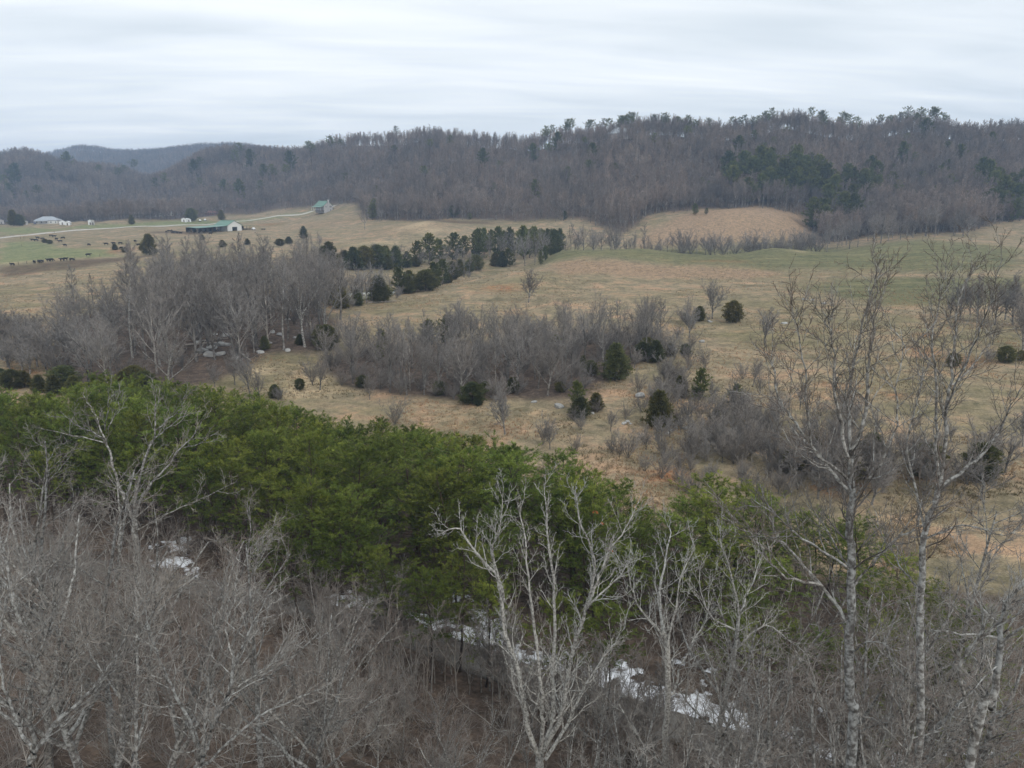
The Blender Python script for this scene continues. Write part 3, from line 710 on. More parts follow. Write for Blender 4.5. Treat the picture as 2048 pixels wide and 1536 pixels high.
kq = keep[:-1,:-1] & keep[1:,:-1] & keep[:-1,1:] & keep[1:,1:]
Qd = np.stack([Ii[:-1,:-1], Ii[1:,:-1], Ii[1:,1:], Ii[:-1,1:]], -1)[kq]
us = np.unique(Qd); rm = np.zeros(gx.size, int); rm[us] = np.arange(len(us))
sv = np.stack([gx, gy, hz], -1).reshape(-1, 3)[us]
tag(link('snow', np_mesh('snow', sv, rm[Qd], smooth=True, attrs={'cover': np.clip((nzv-thr)/.16, 0, 1).ravel()[us]}), None, M['snow']), 'patchy old white snow on the bank along the grey road', 'snow', kind='stuff')
# pond
m, nd, lk, b = new_mat('pond_water', .06, .5); b.inputs['Base Color'].default_value = (.16, .14, .06, 1)
bp = nd.new('ShaderNodeBump'); bp.inputs['Strength'].default_value = .04; lk.new(n_noise(nd, lk, 2, 3), bp.inputs['Height']); lk.new(bp.outputs[0], b.inputs['Normal'])
px_, py_ = POND[0], POND[1]-2
ang = np.linspace(0, 2*math.pi, 40, endpoint=False); rr = 1.06+.06*np.sin(2*ang+1)+.04*np.sin(3*ang)
pz = PZ; pond = np.array([(POND[0]+math.cos(q)*POND[2]*r, POND[1]+math.sin(q)*POND[3]*r, PZ) for q, r in zip(ang, rr)])
tag(link('pond', np_mesh('pond', np.concatenate([pond, [[px_, py_+2, pz]], pond-[0, 0, 1.5]]), tris=[(i, (i+1) % 40, 40) for i in range(40)], quads=[(i, 41+i, 41+(i+1) % 40, (i+1) % 40) for i in range(40)]), None, m), kind='structure')

# ------------------------------------------------------------------ the large trees in front, laid out limb by limb
def hero(name, label, d, base_u, trunk, limbs, mats, seed, r0, rtop, density=1.0, cat='tree', group=None, tw=1.0):
    """trunk: [(u, v)]; limbs: [(points (u, v, depth offset), start radius, end radius)] in the plane of the tree, bent in depth by the offsets"""
    rng = random.Random(seed); fat = 1.05 if mats[0] == M['bark_pale'] else .72; limbs = [(ps, ra*fat, rb*fat*1.1) for ps, ra, rb in limbs]; r0 *= fat; rtop *= fat
    tp = [pix(u, v, d+dd) for u, v, dd in trunk]
    gx0 = tp[0][0] + (base_u-trunk[0][0])/F*d; gz0 = float(ground(gx0, d))
    base = np.array([gx0, d+trunk[0][2], gz0])
    def poly(ps, ra, rb, sub=4, jit=.03):
        P = np.array(ps, float); n = len(P)
        Pe = np.concatenate([[2*P[0]-P[1]], P, [2*P[-1]-P[-2]]])
        out = []
        for i in range(n-1):
            for s in range(sub):
                t = s/sub; p0, p1, p2, p3 = Pe[i:i+4]
                out.append(.5*((2*p1)+(-p0+p2)*t+(2*p0-5*p1+4*p2-p3)*t*t+(-p0+3*p1-3*p2+p3)*t**3))
        out.append(P[-1]); out = np.array(out)
        out[1:-1] += np.array([[rng.gauss(0, jit) for _ in range(3)] for _ in range(len(out)-2)])
        k = len(out); rad = [ra+(rb-ra)*i/(k-1) for i in range(k)]
        dr = np.diff(out, axis=0); dr = np.concatenate([dr[:1], dr]); dr /= np.linalg.norm(dr, axis=1, keepdims=True)
        return T_(out-base), rad, T_(dr)
    e = empty(name, tuple(base)); tag(e, label, cat, group)
    tr = poly([base-np.array([0, 0, .4])]+tp, r0*1.25, rtop)
    to = link('trunk', tubes('trunk', [tr], 10, True), e, mats[0])
    S = [None, None,
         dict(k=2.1*density, per=1, t0=.10, t1=1, ang=.66, abs=2.1*tw, fall=.5, rr=.42, rmin=.012, rmax=.035, n=6, wig=.15, up=.12),
         dict(k=7, t0=.15, t1=1, ang=.7, len=.42, fall=.45, rr=.55, rmin=.009, rmax=.02, n=4, wig=.17, up=.10),
         dict(k=4, t0=.2, t1=1, ang=.7, len=.5, fall=.4, rr=.7, rmin=.006, rmax=.010, n=3, wig=.18, up=.10)]
    # twigs straight off the upper trunk
    out = {}; spawn(rng, out, (tr[0][len(tr[0])//2:], tr[1][len(tr[1])//2:], tr[2][len(tr[2])//2:]), S, 2, 'x')
    link('twigs', join_meshes('twigs', [tubes('b', out['x'][l], 3, tip=True) for l in sorted(out['x'])]), to, mats[1])
    for ps, ra, rb in limbs:
        q = poly([pix(u, v, d+dd) for u, v, dd in ps], ra, rb)
        lo = link('limb', tubes('limb', [q], 7, True), e, mats[0])
        out = {}; spawn(rng, out, q, S, 2, 'x')
        # the limb's own end frays into a spray
        tm = join_meshes('twigs', [tubes('b', out['x'][l], 4 if l == 2 else 3, tip=True) for l in sorted(out['x'])], [0 if l == 2 else 1 for l in sorted(out['x'])]); tm.materials.append(mats[0]); tm.materials.append(mats[1]); link('twigs', tm, lo)
    return e
NEARM = (M['bark_grey'], M['twig_near']); TALLM = (M['bark_grey'], M['twig_dark']); PALEM = (M['bark_pale'], M['bark_pale'])
forked = hero('bare_tree', 'pale lichened leafless tree fanning from a low fork in front of the snowy road bank', 29, 1078, [(1078,1560,0),(1080,1510,0)],
  [([(1078,1512,0),(1054,1443,.3),(1041,1375,.5),(1027,1310,.8),(1010,1269,1),(996,1163,1.5),(962,1118,1.8),(918,1057,2),(886,1066,2.2)], .13, .02),
   ([(1008,1200,1.2),(986,1105,.8),(1000,1057,.6),(1007,975,.4)], .06, .012),
   ([(1082,1505,0),(1085,1443,-.4),(1084,1392,-.8),(1078,1323,-1.1),(1060,1180,-1.6),(1050,1100,-2),(1040,1010,-2.2)], .10, .015),
   ([(1084,1500,0),(1104,1443,.5),(1106,1357,.9),(1109,1204,1.5),(1101,1118,1.8),(1094,1050,2),(1088,965,2.2)], .11, .014),
   ([(1086,1502,0),(1123,1426,-.2),(1137,1340,-.5),(1154,1272,-.7),(1178,1197,-1),(1188,1118,-1.2),(1164,1050,-1.5),(1150,980,-1.6)], .12, .014),
   ([(1178,1204,-1),(1200,1150,-.8),(1222,1098,-.5),(1250,1060,-.3),(1280,1000,0)], .06, .012),
   ([(1090,1520,0),(1133,1453,1),(1160,1392,1.5),(1200,1323,2),(1240,1270,2.2),(1262,1205,2.4)], .09, .015),
   ([(1175,1212,-1),(1230,1160,.2),(1262,1120,.8)], .045, .01)], PALEM, 501, .19, .17, 1.2)
for u, v, dd in ((1205,1045,-1.25),(1190,1022,-1.3),(1222,1100,-.5)):
    p = np.array(pix(u, v, 29+dd))-np.array(forked.location); nr = np.random.default_rng(int(u))
    q = p+nr.normal(0, .05, (3, 3)); Vv, Qd, ti = tufts(q, np.tile([0., 0, -1], (3, 1)), nr, 2, .12, .07, .6, np.full(3, .5))
    o = link('dead_leaves', np_mesh('dead_leaves', Vv, Qd, attrs={'tint': ti}), forked, M['leaf_orange']); o['label'] = 'small cluster of orange dead leaves'
hero('bare_tree', 'tallest grey leafless tree, straight mottled trunk with a long limb reaching over pines', 20, 1706, [(1703,1500,0),(1700,1400,0),(1698,1270,0),(1704,1134,0),(1699,1056,0),(1702,978,0),(1704,910,0)],
  [([(1704,912,0),(1728,837,.3),(1734,764,.4),(1740,720,.5),(1746,676,.6),(1750,600,.7),(1758,535,.8)], .085, .010),
   ([(1700,925,0),(1676,822,-.5),(1667,749,-.8),(1664,676,-1),(1660,630,-1.1)], .07, .010),
   ([(1702,900,0),(1699,778,.9),(1714,690,1.1),(1734,617,1.3),(1752,545,1.4)], .07, .010),
   ([(1700,985,0),(1640,916,.3),(1597,857,.5),(1573,822,.6),(1553,781,.7),(1544,711,.8),(1556,680,.9)], .075, .010),
   ([(1697,960,0),(1626,895,-.8),(1614,764,-1.2),(1597,676,-1.4),(1594,620,-1.5)], .06, .010),
   ([(1699,1250,0),(1647,1173,.6),(1581,1103,1.2),(1550,1064,1.4),(1523,994,1.7)], .085, .012),
   ([(1645,1172,.6),(1573,1153,.1),(1531,1110,-.2),(1492,1056,-.4),(1442,1015,-.6)], .055, .010),
   ([(1698,1138,0),(1601,1075,-.7),(1570,1048,-.9),(1503,997,-1.2)], .055, .010),
   ([(1697,1132,0),(1655,1064,1),(1616,1010,1.6)], .045, .010),
   ([(1706,1175,0),(1757,1110,-.4),(1803,1071,-.7),(1835,1048,-.9),(1842,1000,-1)], .06, .010),
   ([(1701,1310,0),(1730,1286,-.6),(1776,1290,-1),(1803,1345,-1.3)], .035, .009),
   ([(1704,1000,0),(1760,930,-.6),(1790,850,-.9),(1795,760,-1.1),(1810,690,-1.2)], .055, .010)], TALLM, 502, .19, .11, 1.7)
hero('bare_tree', 'grey leafless tree with ascending limbs beside the tallest trunk', 23, 1838, [(1838,1480,0),(1838,1270,0),(1842,1173,0),(1846,1068,0),(1873,997,0),(1885,920,0)],
  [([(1885,922,0),(1895,807,.3),(1907,705,.6),(1913,646,.7),(1928,573,.8),(1963,504,1)], .085, .010),
   ([(1878,960,0),(1872,866,-.5),(1872,749,-.8),(1863,676,-1),(1881,597,-1.2),(1892,535,-1.3)], .07, .010),
   ([(1880,975,0),(1954,919,.5),(1998,866,.9),(2018,822,1),(2048,770,1.2),(2075,720,1.4)], .075, .012),
   ([(1850,1060,0),(1816,910,.7),(1825,837,.9),(1846,743,1.1),(1850,690,1.2)], .06, .010),
   ([(1890,850,.1),(1910,772,-.8),(1954,676,-1.2),(1983,602,-1.4),(2006,516,-1.6)], .055, .010),
   ([(1846,1080,0),(1930,1050,-.5),(2010,1070,-.9),(2060,1040,-1)], .05, .010),
   ([(1842,1180,0),(1800,1130,.6),(1770,1080,1),(1745,1010,1.2)], .05, .010),
   ([(1900,770,.5),(1940,740,1.2),(1975,690,1.6),(1990,640,1.8)], .045, .010)], TALLM, 503, .17, .10, 1.7)
hero('bare_tree', 'leaning grey leafless tree with two thick stems over low green cedars', 17, 1935, [(1951,1481,0),(1979,1414,0),(1994,1344,0)],
  [([(1994,1346,0),(2002,1266,.1),(2014,1208,.2),(2048,1160,.3),(2090,1090,.4),(2120,1000,.5)], .12, .03),
   ([(1952,1478,0),(1920,1340,-.8),(1959,1278,-.9),(1990,1251,-1),(2040,1190,-1.2)], .075, .02),
   ([(1998,1275,.1),(1900,1265,.4),(1860,1268,.6),(1852,1310,.8)], .045, .012),
   ([(1996,1330,0),(1940,1385,-.5),(1915,1420,-.8)], .03, .01),
   ([(2000,1290,.1),(2070,1230,-.6),(2130,1180,-1)], .05, .012)], NEARM, 504, .15, .12, .8)
hero('bare_tree', 'pale twin leaning leafless tree right of the broad white forked one', 30, 1330, [(1330,1536,0),(1334,1403,0),(1334,1286,0),(1324,1260,0)],
  [([(1326,1262,0),(1320,1180,.3),(1336,1095,.6),(1342,1040,.8)], .075, .012),
   ([(1330,1275,0),(1293,1235,-.3),(1262,1173,-.6),(1255,1120,-.8)], .06, .012),
   ([(1333,1400,0),(1351,1379,.5),(1363,1329,.7),(1394,1270,1),(1414,1231,1.2),(1420,1170,1.4)], .065, .012),
   ([(1334,1300,0),(1350,1220,-.5),(1362,1150,-.8),(1390,1090,-1)], .05, .012)], PALEM, 505, .14, .09, 1.1)
hero('bare_tree', 'slim pale leafless tree forking wide before the green pines', 31, 1440, [(1440,1450,0),(1468,1309,0),(1476,1243,0)],
  [([(1476,1245,0),(1490,1200,.3),(1510,1150,.5),(1530,1090,.7)], .055, .010),
   ([(1474,1262,0),(1425,1235,-.3),(1405,1190,-.5),(1395,1120,-.6)], .05, .010),
   ([(1477,1240,0),(1468,1160,-.6),(1445,1095,-.9),(1440,1050,-1)], .05, .010),
   ([(1470,1300,0),(1530,1250,.8),(1590,1290,1.2),(1620,1310,1.4)], .045, .010)], PALEM, 506, .12, .08, 1.2)
hero('bare_tree', 'large leafless tree of three spreading grey leaders against green pines', 37, 285, [(280,1200,0),(272,1090,0),(268,1040,0)],
  [([(268,1042,0),(253,1004,0),(236,966,.3),(219,901,.5),(208,874,.6),(185,823,.8),(167,790,1)], .13, .018),
   ([(208,876,.6),(180,862,.2),(154,850,0),(120,822,-.3)], .055, .014),
   ([(210,886,.6),(164,874,1.2),(96,860,1.8)], .05, .014),
   ([(212,866,.6),(232,826,.9),(240,795,1)], .045, .014),
   ([(210,860,.6),(215,810,.2),(216,780,0)], .05, .014),
   ([(269,1040,0),(273,987,-.4),(290,918,-.8),(308,874,-1),(311,833,-1.1),(314,776,-1.3)], .12, .018),
   ([(301,886,-.9),(342,850,-.5),(382,826,-.2)], .05, .014), ([(311,860,-1),(355,822,-1.6),(370,790,-2)], .045, .014),
   ([(272,1035,0),(287,990,.6),(328,939,1),(366,894,1.4),(393,864,1.6),(416,822,1.8)], .11, .018),
   ([(368,896,1.4),(403,884,1),(438,862,.7)], .045, .014),
   ([(274,1060,0),(330,1030,-.8),(400,1000,-1.4),(470,965,-2)], .06, .014)], NEARM, 507, .24, .19, .75, tw=.9)
hero('bare_tree', 'upright leafless tree of three close grey stems in front of the three-leader tree', 22, 272, [(271,1560,0),(271,1500,0)],
  [([(272,1502,0),(272,1392,.2),(274,1272,.5),(273,1170,.8),(280,1110,1)], .10, .015),
   ([(270,1500,0),(253,1477,-.2),(236,1392,-.6),(225,1323,-.9),(212,1269,-1.1),(205,1190,-1.3)], .085, .014),
   ([(273,1498,0),(284,1450,.6),(297,1357,1),(301,1255,1.4),(318,1170,1.7)], .085, .014),
   ([(236,1392,-.6),(195,1330,-.2),(160,1255,.2),(150,1190,.4)], .05, .012), ([(274,1290,.5),(310,1215,.1),(350,1150,-.3)], .05, .012)], NEARM, 511, .17, .13, 1.5)
hero('bare_tree', 'stout leafless tree throwing one long pale limb low toward the road', 21, 400, [(402,1570,0),(402,1520,0)],
  [([(402,1522,0),(412,1487,.1),(441,1419,.4),(458,1375,.6),(478,1310,.9),(506,1248,1.2),(540,1180,1.5)], .15, .016),
   ([(400,1518,0),(391,1480,-.4),(362,1409,-.8),(335,1357,-1.1),(304,1282,-1.5),(290,1210,-1.8)], .10, .014),
   ([(404,1530,0),(431,1512,-.5),(513,1436,-1),(598,1395,-1.3),(652,1372,-1.5)], .085, .014),
   ([(458,1377,.6),(526,1345,1),(556,1303,1.3),(590,1250,1.6)], .06, .012), ([(402,1520,0),(412,1430,1.2),(420,1340,1.9),(430,1240,2.4),(445,1170,2.8)], .09, .014),
   ([(470,1335,.8),(455,1260,1.5),(470,1190,1.9)], .05, .012)], NEARM, 512, .22, .17, 1.5)
hero('bare_tree', 'grey leafless tree with crossing slanted limbs near the thicket corner', 20, 60, [(62,1580,0),(70,1500,0)],
  [([(70,1502,0),(99,1460,.1),(157,1405,.4),(205,1357,.6),(232,1310,.8),(267,1238,1.1),(300,1170,1.4)], .115, .015),
   ([(68,1500,0),(60,1420,-.5),(70,1330,-.9),(100,1250,-1.2),(110,1160,-1.5)], .095, .014),
   ([(66,1505,0),(30,1440,.5),(5,1350,.9),(0,1260,1.2),(20,1160,1.5)], .09, .014),
   ([(64,1440,-.4),(110,1370,-1),(150,1310,-1.4),(178,1262,-1.7)], .06, .012), ([(40,1455,.4),(-30,1400,.2),(-90,1330,0)], .07, .013)], NEARM, 513, .20, .15, 1.5)
def by_mark(x, y, marks):
    return min(marks, key=lambda m: (m[0]-x)**2+(m[1]-y)**2)[2]
def size_word(h, lo, hi, words=('low', 'middling', 'tall')): return words[0] if h < lo else words[2] if h > hi else words[1]
# near trees of the slope below: twiggy crowns overlapping
NEAR = [limb_proto(600+i, st, 17, .20, (M['bark_grey'], tw), th, ln) for i, (st, tw, th, ln) in enumerate([('vase', M['twig_near'], 1.05, (.1, 0)), ('vase', M['twig_red'], 1.1, (.25, .05)), ('tall', M['twig_near'], 1.0, (.15, 0)), ('round', M['twig_red'], .95, (.05, 0)), ('vase', M['twig_near'], 1.0, (-.1, .1))])]
spots = [(40,27,905,0), (105,32,875,4), (-40,22,1000,1), (175,27,985,1), (20,19,1120,4), (330,24,1090,0), (255,21,1180,1), (420,26,1065,2), (120,17,1240,3), (500,30,1120,1), (560,27,1200,4), (390,19,1260,1), (-60,31,880,0), (620,33,1290,0), (480,21,1330,4),
         (700,30,1385,2), (820,31,1400,1), (930,27,1420,4), (1210,33,1260,2), (1290,25,1390,0), (1400,24,1330,1), (1560,27,1190,0), (1620,30,1130,4), (1760,27,1120,1), (1880,25,1150,3), (2040,27,1060,0), (1950,31,1000,2), (1500,21,1400,4), (1660,17,1420,1), (1820,18,1400,2), (1130,22,1490,0)]
spots += [(590,40,1210,0), (640,42,1235,4), (700,43,1250,2), (740,40,1290,0), (800,42,1290,4), (850,37,1340,3), (660,37,1300,1), (770,36,1350,2), (1240,38,1290,4), (1150,36,1390,2)]
spots = [q for q in spots if not (q[0] < 620 and q[1] < 25)]
TH = np.array([(-100,880),(0,880),(150,900),(300,1060),(450,1060),(600,1180),(700,1330),(900,1410),(1100,1470),(1250,1310),(1400,1210),(1600,1140),(1800,1110),(2048,1060),(2150,1060)])
rng = random.Random(77)
for k in range(30):
    u = rng.uniform(-90, 760) if k < 9 else rng.uniform(1180, 2120) if k < 25 else rng.uniform(680, 1250)
    d = rng.uniform(17, 40) if k >= 9 else rng.uniform(27, 42); spots.append((u, d, float(np.interp(u, TH[:,0], TH[:,1]))+rng.uniform(20, 330), rng.randrange(5)))
NEARK = [(*on(60,28)[:2], 'left of the three-leader tree'), (*on(285,30)[:2], 'below the three-leader tree'), (*on(520,28)[:2], 'between three-leader tree and road'), (*on(850,30)[:2], 'left of the white forked tree'), (*on(1200,28)[:2], 'right of the white forked tree'), (*on(1420,28)[:2], 'about the slim pale tree'), (*on(1700,24)[:2], 'around the tallest trunk'), (*on(1980,24)[:2], 'beside the leaning two-stemmed tree')]
for i, (u, d, vt, p) in enumerate(spots):
    loc = on(u, d); h = max(4.0, ztop(vt, d)-loc[2])
    form = ('leafless tree of low forking leaders', 'reddish-twigged leafless tree with slanting leaders', 'leafless tree with one straight stem', 'reddish leafless tree with a rounded crown', 'leafless tree of splayed leaders')[p]
    mk = by_mark(loc[0], loc[1], NEARK); sw = size_word(h, 9, 14)
    place(NEAR[p], 'bare_tree', loc, (RNG.uniform(-.5, .5) if p in (1, 2) else rot()), h, f'{sw} {form} {mk}', 'tree', f'{sw} thicket trees {mk}')

# ------------------------------------------------------------------ undergrowth along the road
road_y = lambda x: float(np.interp(x, fe[:,0], fe[:,1]))
RM = lambda x, y: by_mark(x, y, NEARK)
PINEK = [(*on(0,80)[:2], 'by the row of dark cedars'), (*on(270,75)[:2], 'behind the three-leader tree'), (*on(560,75)[:2], 'below the pale clearing'), (*on(800,70)[:2], 'below the lower meadow'), (*on(1050,68)[:2], 'behind the white forked tree'), (*on(1240,65)[:2], 'at the tapering end of the stand')]
n = 0; rng = random.Random(5)
while n < 296:
    x = rng.uniform(-48, 42); y = rng.uniform(24, 100)
    if y > road_y(x)-4.6 and y < road_y(x)+1.5: continue
    if y > road_y(x)+30 or abs(x/y) > .8 or y < road_y(x)-20: continue
    near_side = y < road_y(x); side_w = 'on the slope below' if near_side else 'under the pines across'
    if not near_side and rng.random() < .6: continue
    if near_side and y < road_y(x)-13 and rng.random() < .6: continue
    if rng.random() < .62: place(SAPL[n % 3], 'sapling', G(x, y), rot(), rng.uniform(4, 8), f'thin brown leafless sapling {side_w} the road {RM(x, y)}', 'sapling', f'saplings {side_w} the road {RM(x, y)}')
    else: place(BUSH[n % 4], 'shrub', G(x, y), rot(), rng.uniform(2, 4), f'twiggy leafless brown shrub {side_w} the road {RM(x, y)}', 'shrub', f'shrubs {side_w} the road {RM(x, y)}')
    n += 1
for u, off, h in ((650,2.5,5),(690,4,7),(730,5.5,6),(820,3,6.5),(870,2.2,5),(905,4.5,7.5),(600,3,6),(560,4,7),(520,3,6),(1000,7,7),(760,2.5,4),(1180,9,8),(1260,8,8),(450,4,7)):
    x = (u-1024)/F*road_y(0)*1.05; x = (u-1024)/F*(road_y(x)+off)*1.05
    place(PINE[2], 'pine_tree', G(x, road_y(x)+off), rot(), h, f'young pine with low boughs at the road edge, {by_mark(x, road_y(x)+off, PINEK)}', 'pine tree', f'young pines on the road bank {by_mark(x, road_y(x)+off, PINEK)}', 1.5)

# ------------------------------------------------------------------ pine stand beyond the road
TOPL = np.array([(-150,800),(0,775),(100,790),(200,742),(330,770),(450,758),(520,800),(640,832),(750,838),(900,862),(1050,884),(1150,925),(1230,965),(1290,1000),(1330,1040)])
pts = []; rng = random.Random(8)
for _ in range(6000):
    if len(pts) >= 185: break
    u = rng.uniform(-130, 1320); d = rng.uniform(54, 108)
    x, y, z = on(u, d)
    if y < road_y(x)+2.5 or not bool(in_poly(np.array(x), np.array(y-4), WOODS['fore'])): continue
    if any((x-a)**2+(y-b)**2 < 2.7**2 for a, b, *_ in pts): continue
    zc = ztop(float(np.interp(u, TOPL[:,0], TOPL[:,1])), d)
    h = min(rng.uniform(9.5, 15), zc-z-abs(rng.gauss(0, 1.6)))
    if h < 6: continue
    if y < road_y(x)+8 and rng.random() < .45: continue
    pts.append((x, y, z, h, u))
for i, (x, y, z, h, u) in enumerate(pts):
    mk = by_mark(x, y, PINEK); sw = size_word(h, 9.5, 12, ('short', 'middling', 'tall')); row = 'lining the snowy bank' if y < road_y(x)+10 else 'on the meadow side' if y > road_y(x)+27 else 'inside the stand'
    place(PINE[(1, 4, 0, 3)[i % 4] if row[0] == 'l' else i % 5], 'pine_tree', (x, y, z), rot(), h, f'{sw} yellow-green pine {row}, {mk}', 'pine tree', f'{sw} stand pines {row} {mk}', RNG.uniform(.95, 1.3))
for u, d, vt in ((1385,62,1010),(1440,66,960),(1500,64,972),(1530,60,1000),(1470,58,1050),(1570,63,1010),(1640,60,1040),(1710,58,1060),(1400,55,1120),(1780,57,1045),(1600,52,1130),(1850,52,1120),(1900,44,1180),(1960,40,1260),(2030,42,1230),(1930,36,1400),(2040,36,1420),(1640,48,1250),(1540,50,1180),(1420,60,1000),(1360,58,1040),(1480,62,985),(1545,66,985),(1600,58,1060),(1680,62,1030),(1750,60,1060),(1450,54,1100),(1820,50,1150),(1580,47,1200),(1880,40,1280),(1990,38,1330),(1700,46,1260),(1500,46,1230)):
    loc = on(u, d); place(PINE[(2, 0, 2, 3)[RNG.randrange(4)]], 'pine_tree', loc, rot(), max(4, ztop(vt, d)-loc[2]), f'bright green pine across the road {by_mark(loc[0], loc[1]*.5, NEARK)}, half hidden by twigs', 'pine tree', f'pines across the road {by_mark(loc[0], loc[1]*.5, NEARK)}', 1.55)

# ------------------------------------------------------------------ woods and hedges of the valley
def px_h(loc, px): return px*loc[1]*1.0/F*1.02
i = 0
WK = {'left': [(*at(430,700)[:2], 'by the grey rocks and logs'), (*at(180,700)[:2], 'beside the dark grove'), (*at(640,620)[:2], 'toward the pond'), (*at(400,610)[:2], 'along the field below the barn'), (*at(300,770)[:2], 'above the pine tops')],
      'center': [(*at(700,740)[:2], 'by the pale clearing'), (*at(880,690)[:2], 'about the green pines'), (*at(1250,690)[:2], 'behind the pointed cedar'), (*at(1000,780)[:2], 'near the brownish cedar'), (*at(1100,660)[:2], 'below the lone knoll tree')]}
FORM = ('straight-stemmed', 'broad-crowned', 'forking', 'broad-crowned', 'straight-stemmed', 'forking', 'broad-crowned')
for key, n, gap, lab, grp in (('left', 118, 3.4, 'in the rocky wood', 'rocky wood'), ('center', 92, 2.9, 'in the meadow thicket', 'meadow thicket')):
    for x, y in scatter(WOODS[key], n, gap, 21 if key == 'left' else 22):
        h = RNG.uniform(14.5, 20.5) if key == 'left' else RNG.uniform(8, 12.5)
        if key == 'left' and uv_of(x, y, float(ground(x, y)))[0] < 260: h *= .72
        mk = by_mark(x, y, WK[key]); f = FORM[i % 7]; sw = size_word(h, *((14, 18) if key == 'left' else (10.5, 12)), ('short', 'middling', 'tall'))
        f = 'whitish ' + ('straight-stemmed', 'broad-crowned', 'forking')[(i//9) % 3] if i % 9 == 4 else f
        place(B_PALE[(i//9) % 3] if i % 9 == 4 else B_MID[i % 7], 'bare_tree', G(x, y), rot(), h, f'{sw} {f} grey leafless tree {lab} {mk}', 'tree', f'{sw} {f} trees of the {grp} {mk}', RNG.uniform(1.0, 1.3)); i += 1
    for x, y in scatter(WOODS[key], 40 if key == 'left' else 80, 2.2, 25 if key == 'left' else 26):
        mk = by_mark(x, y, WK[key])
        place(BUSH_MID[i % 4], 'brush_clump', G(x, y), rot(), RNG.uniform(3, 5.5), f'brown leafless undergrowth shrub {lab} {mk}', 'shrub', f'undergrowth of the {grp} {mk}', 1.2); i += 1
def bare_at(u, v, px, label, group=None, protos=B_RND, name='bare_tree', cat='tree', widen=1.0, k=None):
    loc = at(u, v); return place(protos[RNG.randrange(len(protos)) if k is None else k], name if k is not None else 'scrub_tree' if 'scrub' in label else 'hedge_tree', loc, rot(), px_h(loc, px), label, cat, group, widen)
bare_at(1057, 605, 66, 'lone leafless tree standing in the open tan knoll meadow', k=0, widen=1.15)
bare_at(1425, 638, 80, 'spreading leafless tree between two dark cedars on the pasture', k=1)
bare_at(1530, 690, 80, 'leafless tree with a dark bushy base alone on the pasture slope', k=2, widen=1.1)
bare_at(1662, 612, 50, 'small dense leafless tree in rocks on the pasture crest', protos=BUSH, k=0)
bare_at(1615, 600, 24, 'tiny leafless sapling by white rocks on the pasture crest', protos=BUSH, k=1, name='sapling', cat='sapling')
bare_at(1010, 870, 95, 'silvery round-crowned leafless tree on the meadow edge above the pines', protos=B_RND, k=0, widen=1.1)
bare_at(430, 720, 135, 'dark thick-limbed leafless tree over grey rocks in the wood', protos=B_RND, k=1, widen=.9)
for u, v, px in ((640,780,70),(625,770,60),(740,800,55),(790,850,60),(1085,890,70),(1100,900,60),(1225,905,45),(1240,910,40),(1150,905,40),(1290,890,40),(1460,880,80),(1500,900,90),(1440,905,60),(1530,880,80),(1275,790,50),(1250,840,35),(1480,840,70),(1340,820,60),(1370,800,60),(1410,740,50),(1350,720,60),(1300,640,50),(1750,950,90),(1690,940,80),(1820,940,80),(1600,930,60),(1380,700,40),(1600,820,60),(1750,880,70),(1560,960,60),(1480,960,50),(1420,960,45),(1370,985,50),(1330,930,40),(1830,860,40)):
    bare_at(u, v, px, 'scrubby leafless tree scattered over the lower tan meadow', 'scrub trees of the lower meadow', protos=(B_RND+BUSH_MID) if px > 50 else BUSH_MID)
rng = random.Random(61)
for _ in range(150):
    u, v = (rng.gauss(1470, 110), rng.gauss(860, 55)) if rng.random() < .6 else (rng.uniform(1250, 1900), rng.uniform(880, 1000)) if rng.random() < .7 else (rng.gauss(1330, 50), rng.gauss(720, 40))
    if v > 1010 or v < 640: continue
    loc = at(u, v)
    mk = by_mark(loc[0], loc[1], [(*at(1316,856)[:2], 'by the yellowish cone cedar'), (*at(1400,800)[:2], 'below the feathery evergreen'), (*at(1500,900)[:2], 'in the brushy strip'), (*at(1340,720)[:2], 'past the pointed cedar'), (*at(1700,930)[:2], 'behind the tallest trunk')])
    k = rng.randrange(7); w = 'scrub_tree' if k > 3 else 'shrub'
    place((BUSH_MID+B_RND)[k], w, loc, rot(), px_h(loc, rng.uniform(22, 70)), f'grey-brown leafless {"small tree" if k > 3 else "shrub"} on the meadow {mk}', 'tree' if k > 3 else 'shrub', f'meadow {w}s {mk}'.replace('_', ' '), 1.1)
BRK = [(*at(1600,930)[:2], 'left of the tallest trunk'), (*at(1760,940)[:2], 'between the two tallest trunks'), (*at(1950,940)[:2], 'right of the tall ascending tree')]
for _ in range(42):
    u, v = rng.uniform(1540, 2046), rng.uniform(880, 1010)
    loc = at(u, v); k = rng.randrange(7)
    place((BUSH_MID+B_RND)[k], 'scrub_tree', loc, rot(), px_h(loc, rng.uniform(45, 120)), f'{size_word(px_h(loc, 1)*0+k, 2, 4, ("bushy", "tangled", "round"))} dark leafless small tree in the meadow brush {by_mark(loc[0], loc[1], BRK)}', 'tree', f'meadow brush {by_mark(loc[0], loc[1], BRK)}', 1.25)
for u, v, px in ((1620,930,70),(1740,940,80),(1850,955,75),(1690,965,60),(1960,960,80),(1580,950,55)):
    loc = at(u, v); place(CEDAR[RNG.randrange(3)], 'cedar_tree', loc, rot(), px_h(loc, px), 'dark cedar sunk in the brush behind the tallest trunks', 'cedar tree', 'cedars in the brush behind the tallest trunks', 1.3)
for u, v, px in ((1920,640,85),(1955,645,95),(1990,650,90),(2025,650,100),(2046,660,90),(1940,630,60),(1900,635,50),(2010,640,80),(2046,700,110),(1985,690,50)):
    bare_at(u, v, px, 'dense leafless tree in the clump at the pasture edge behind the tallest trunks', 'leafless clump at the pasture edge', protos=B_RND)
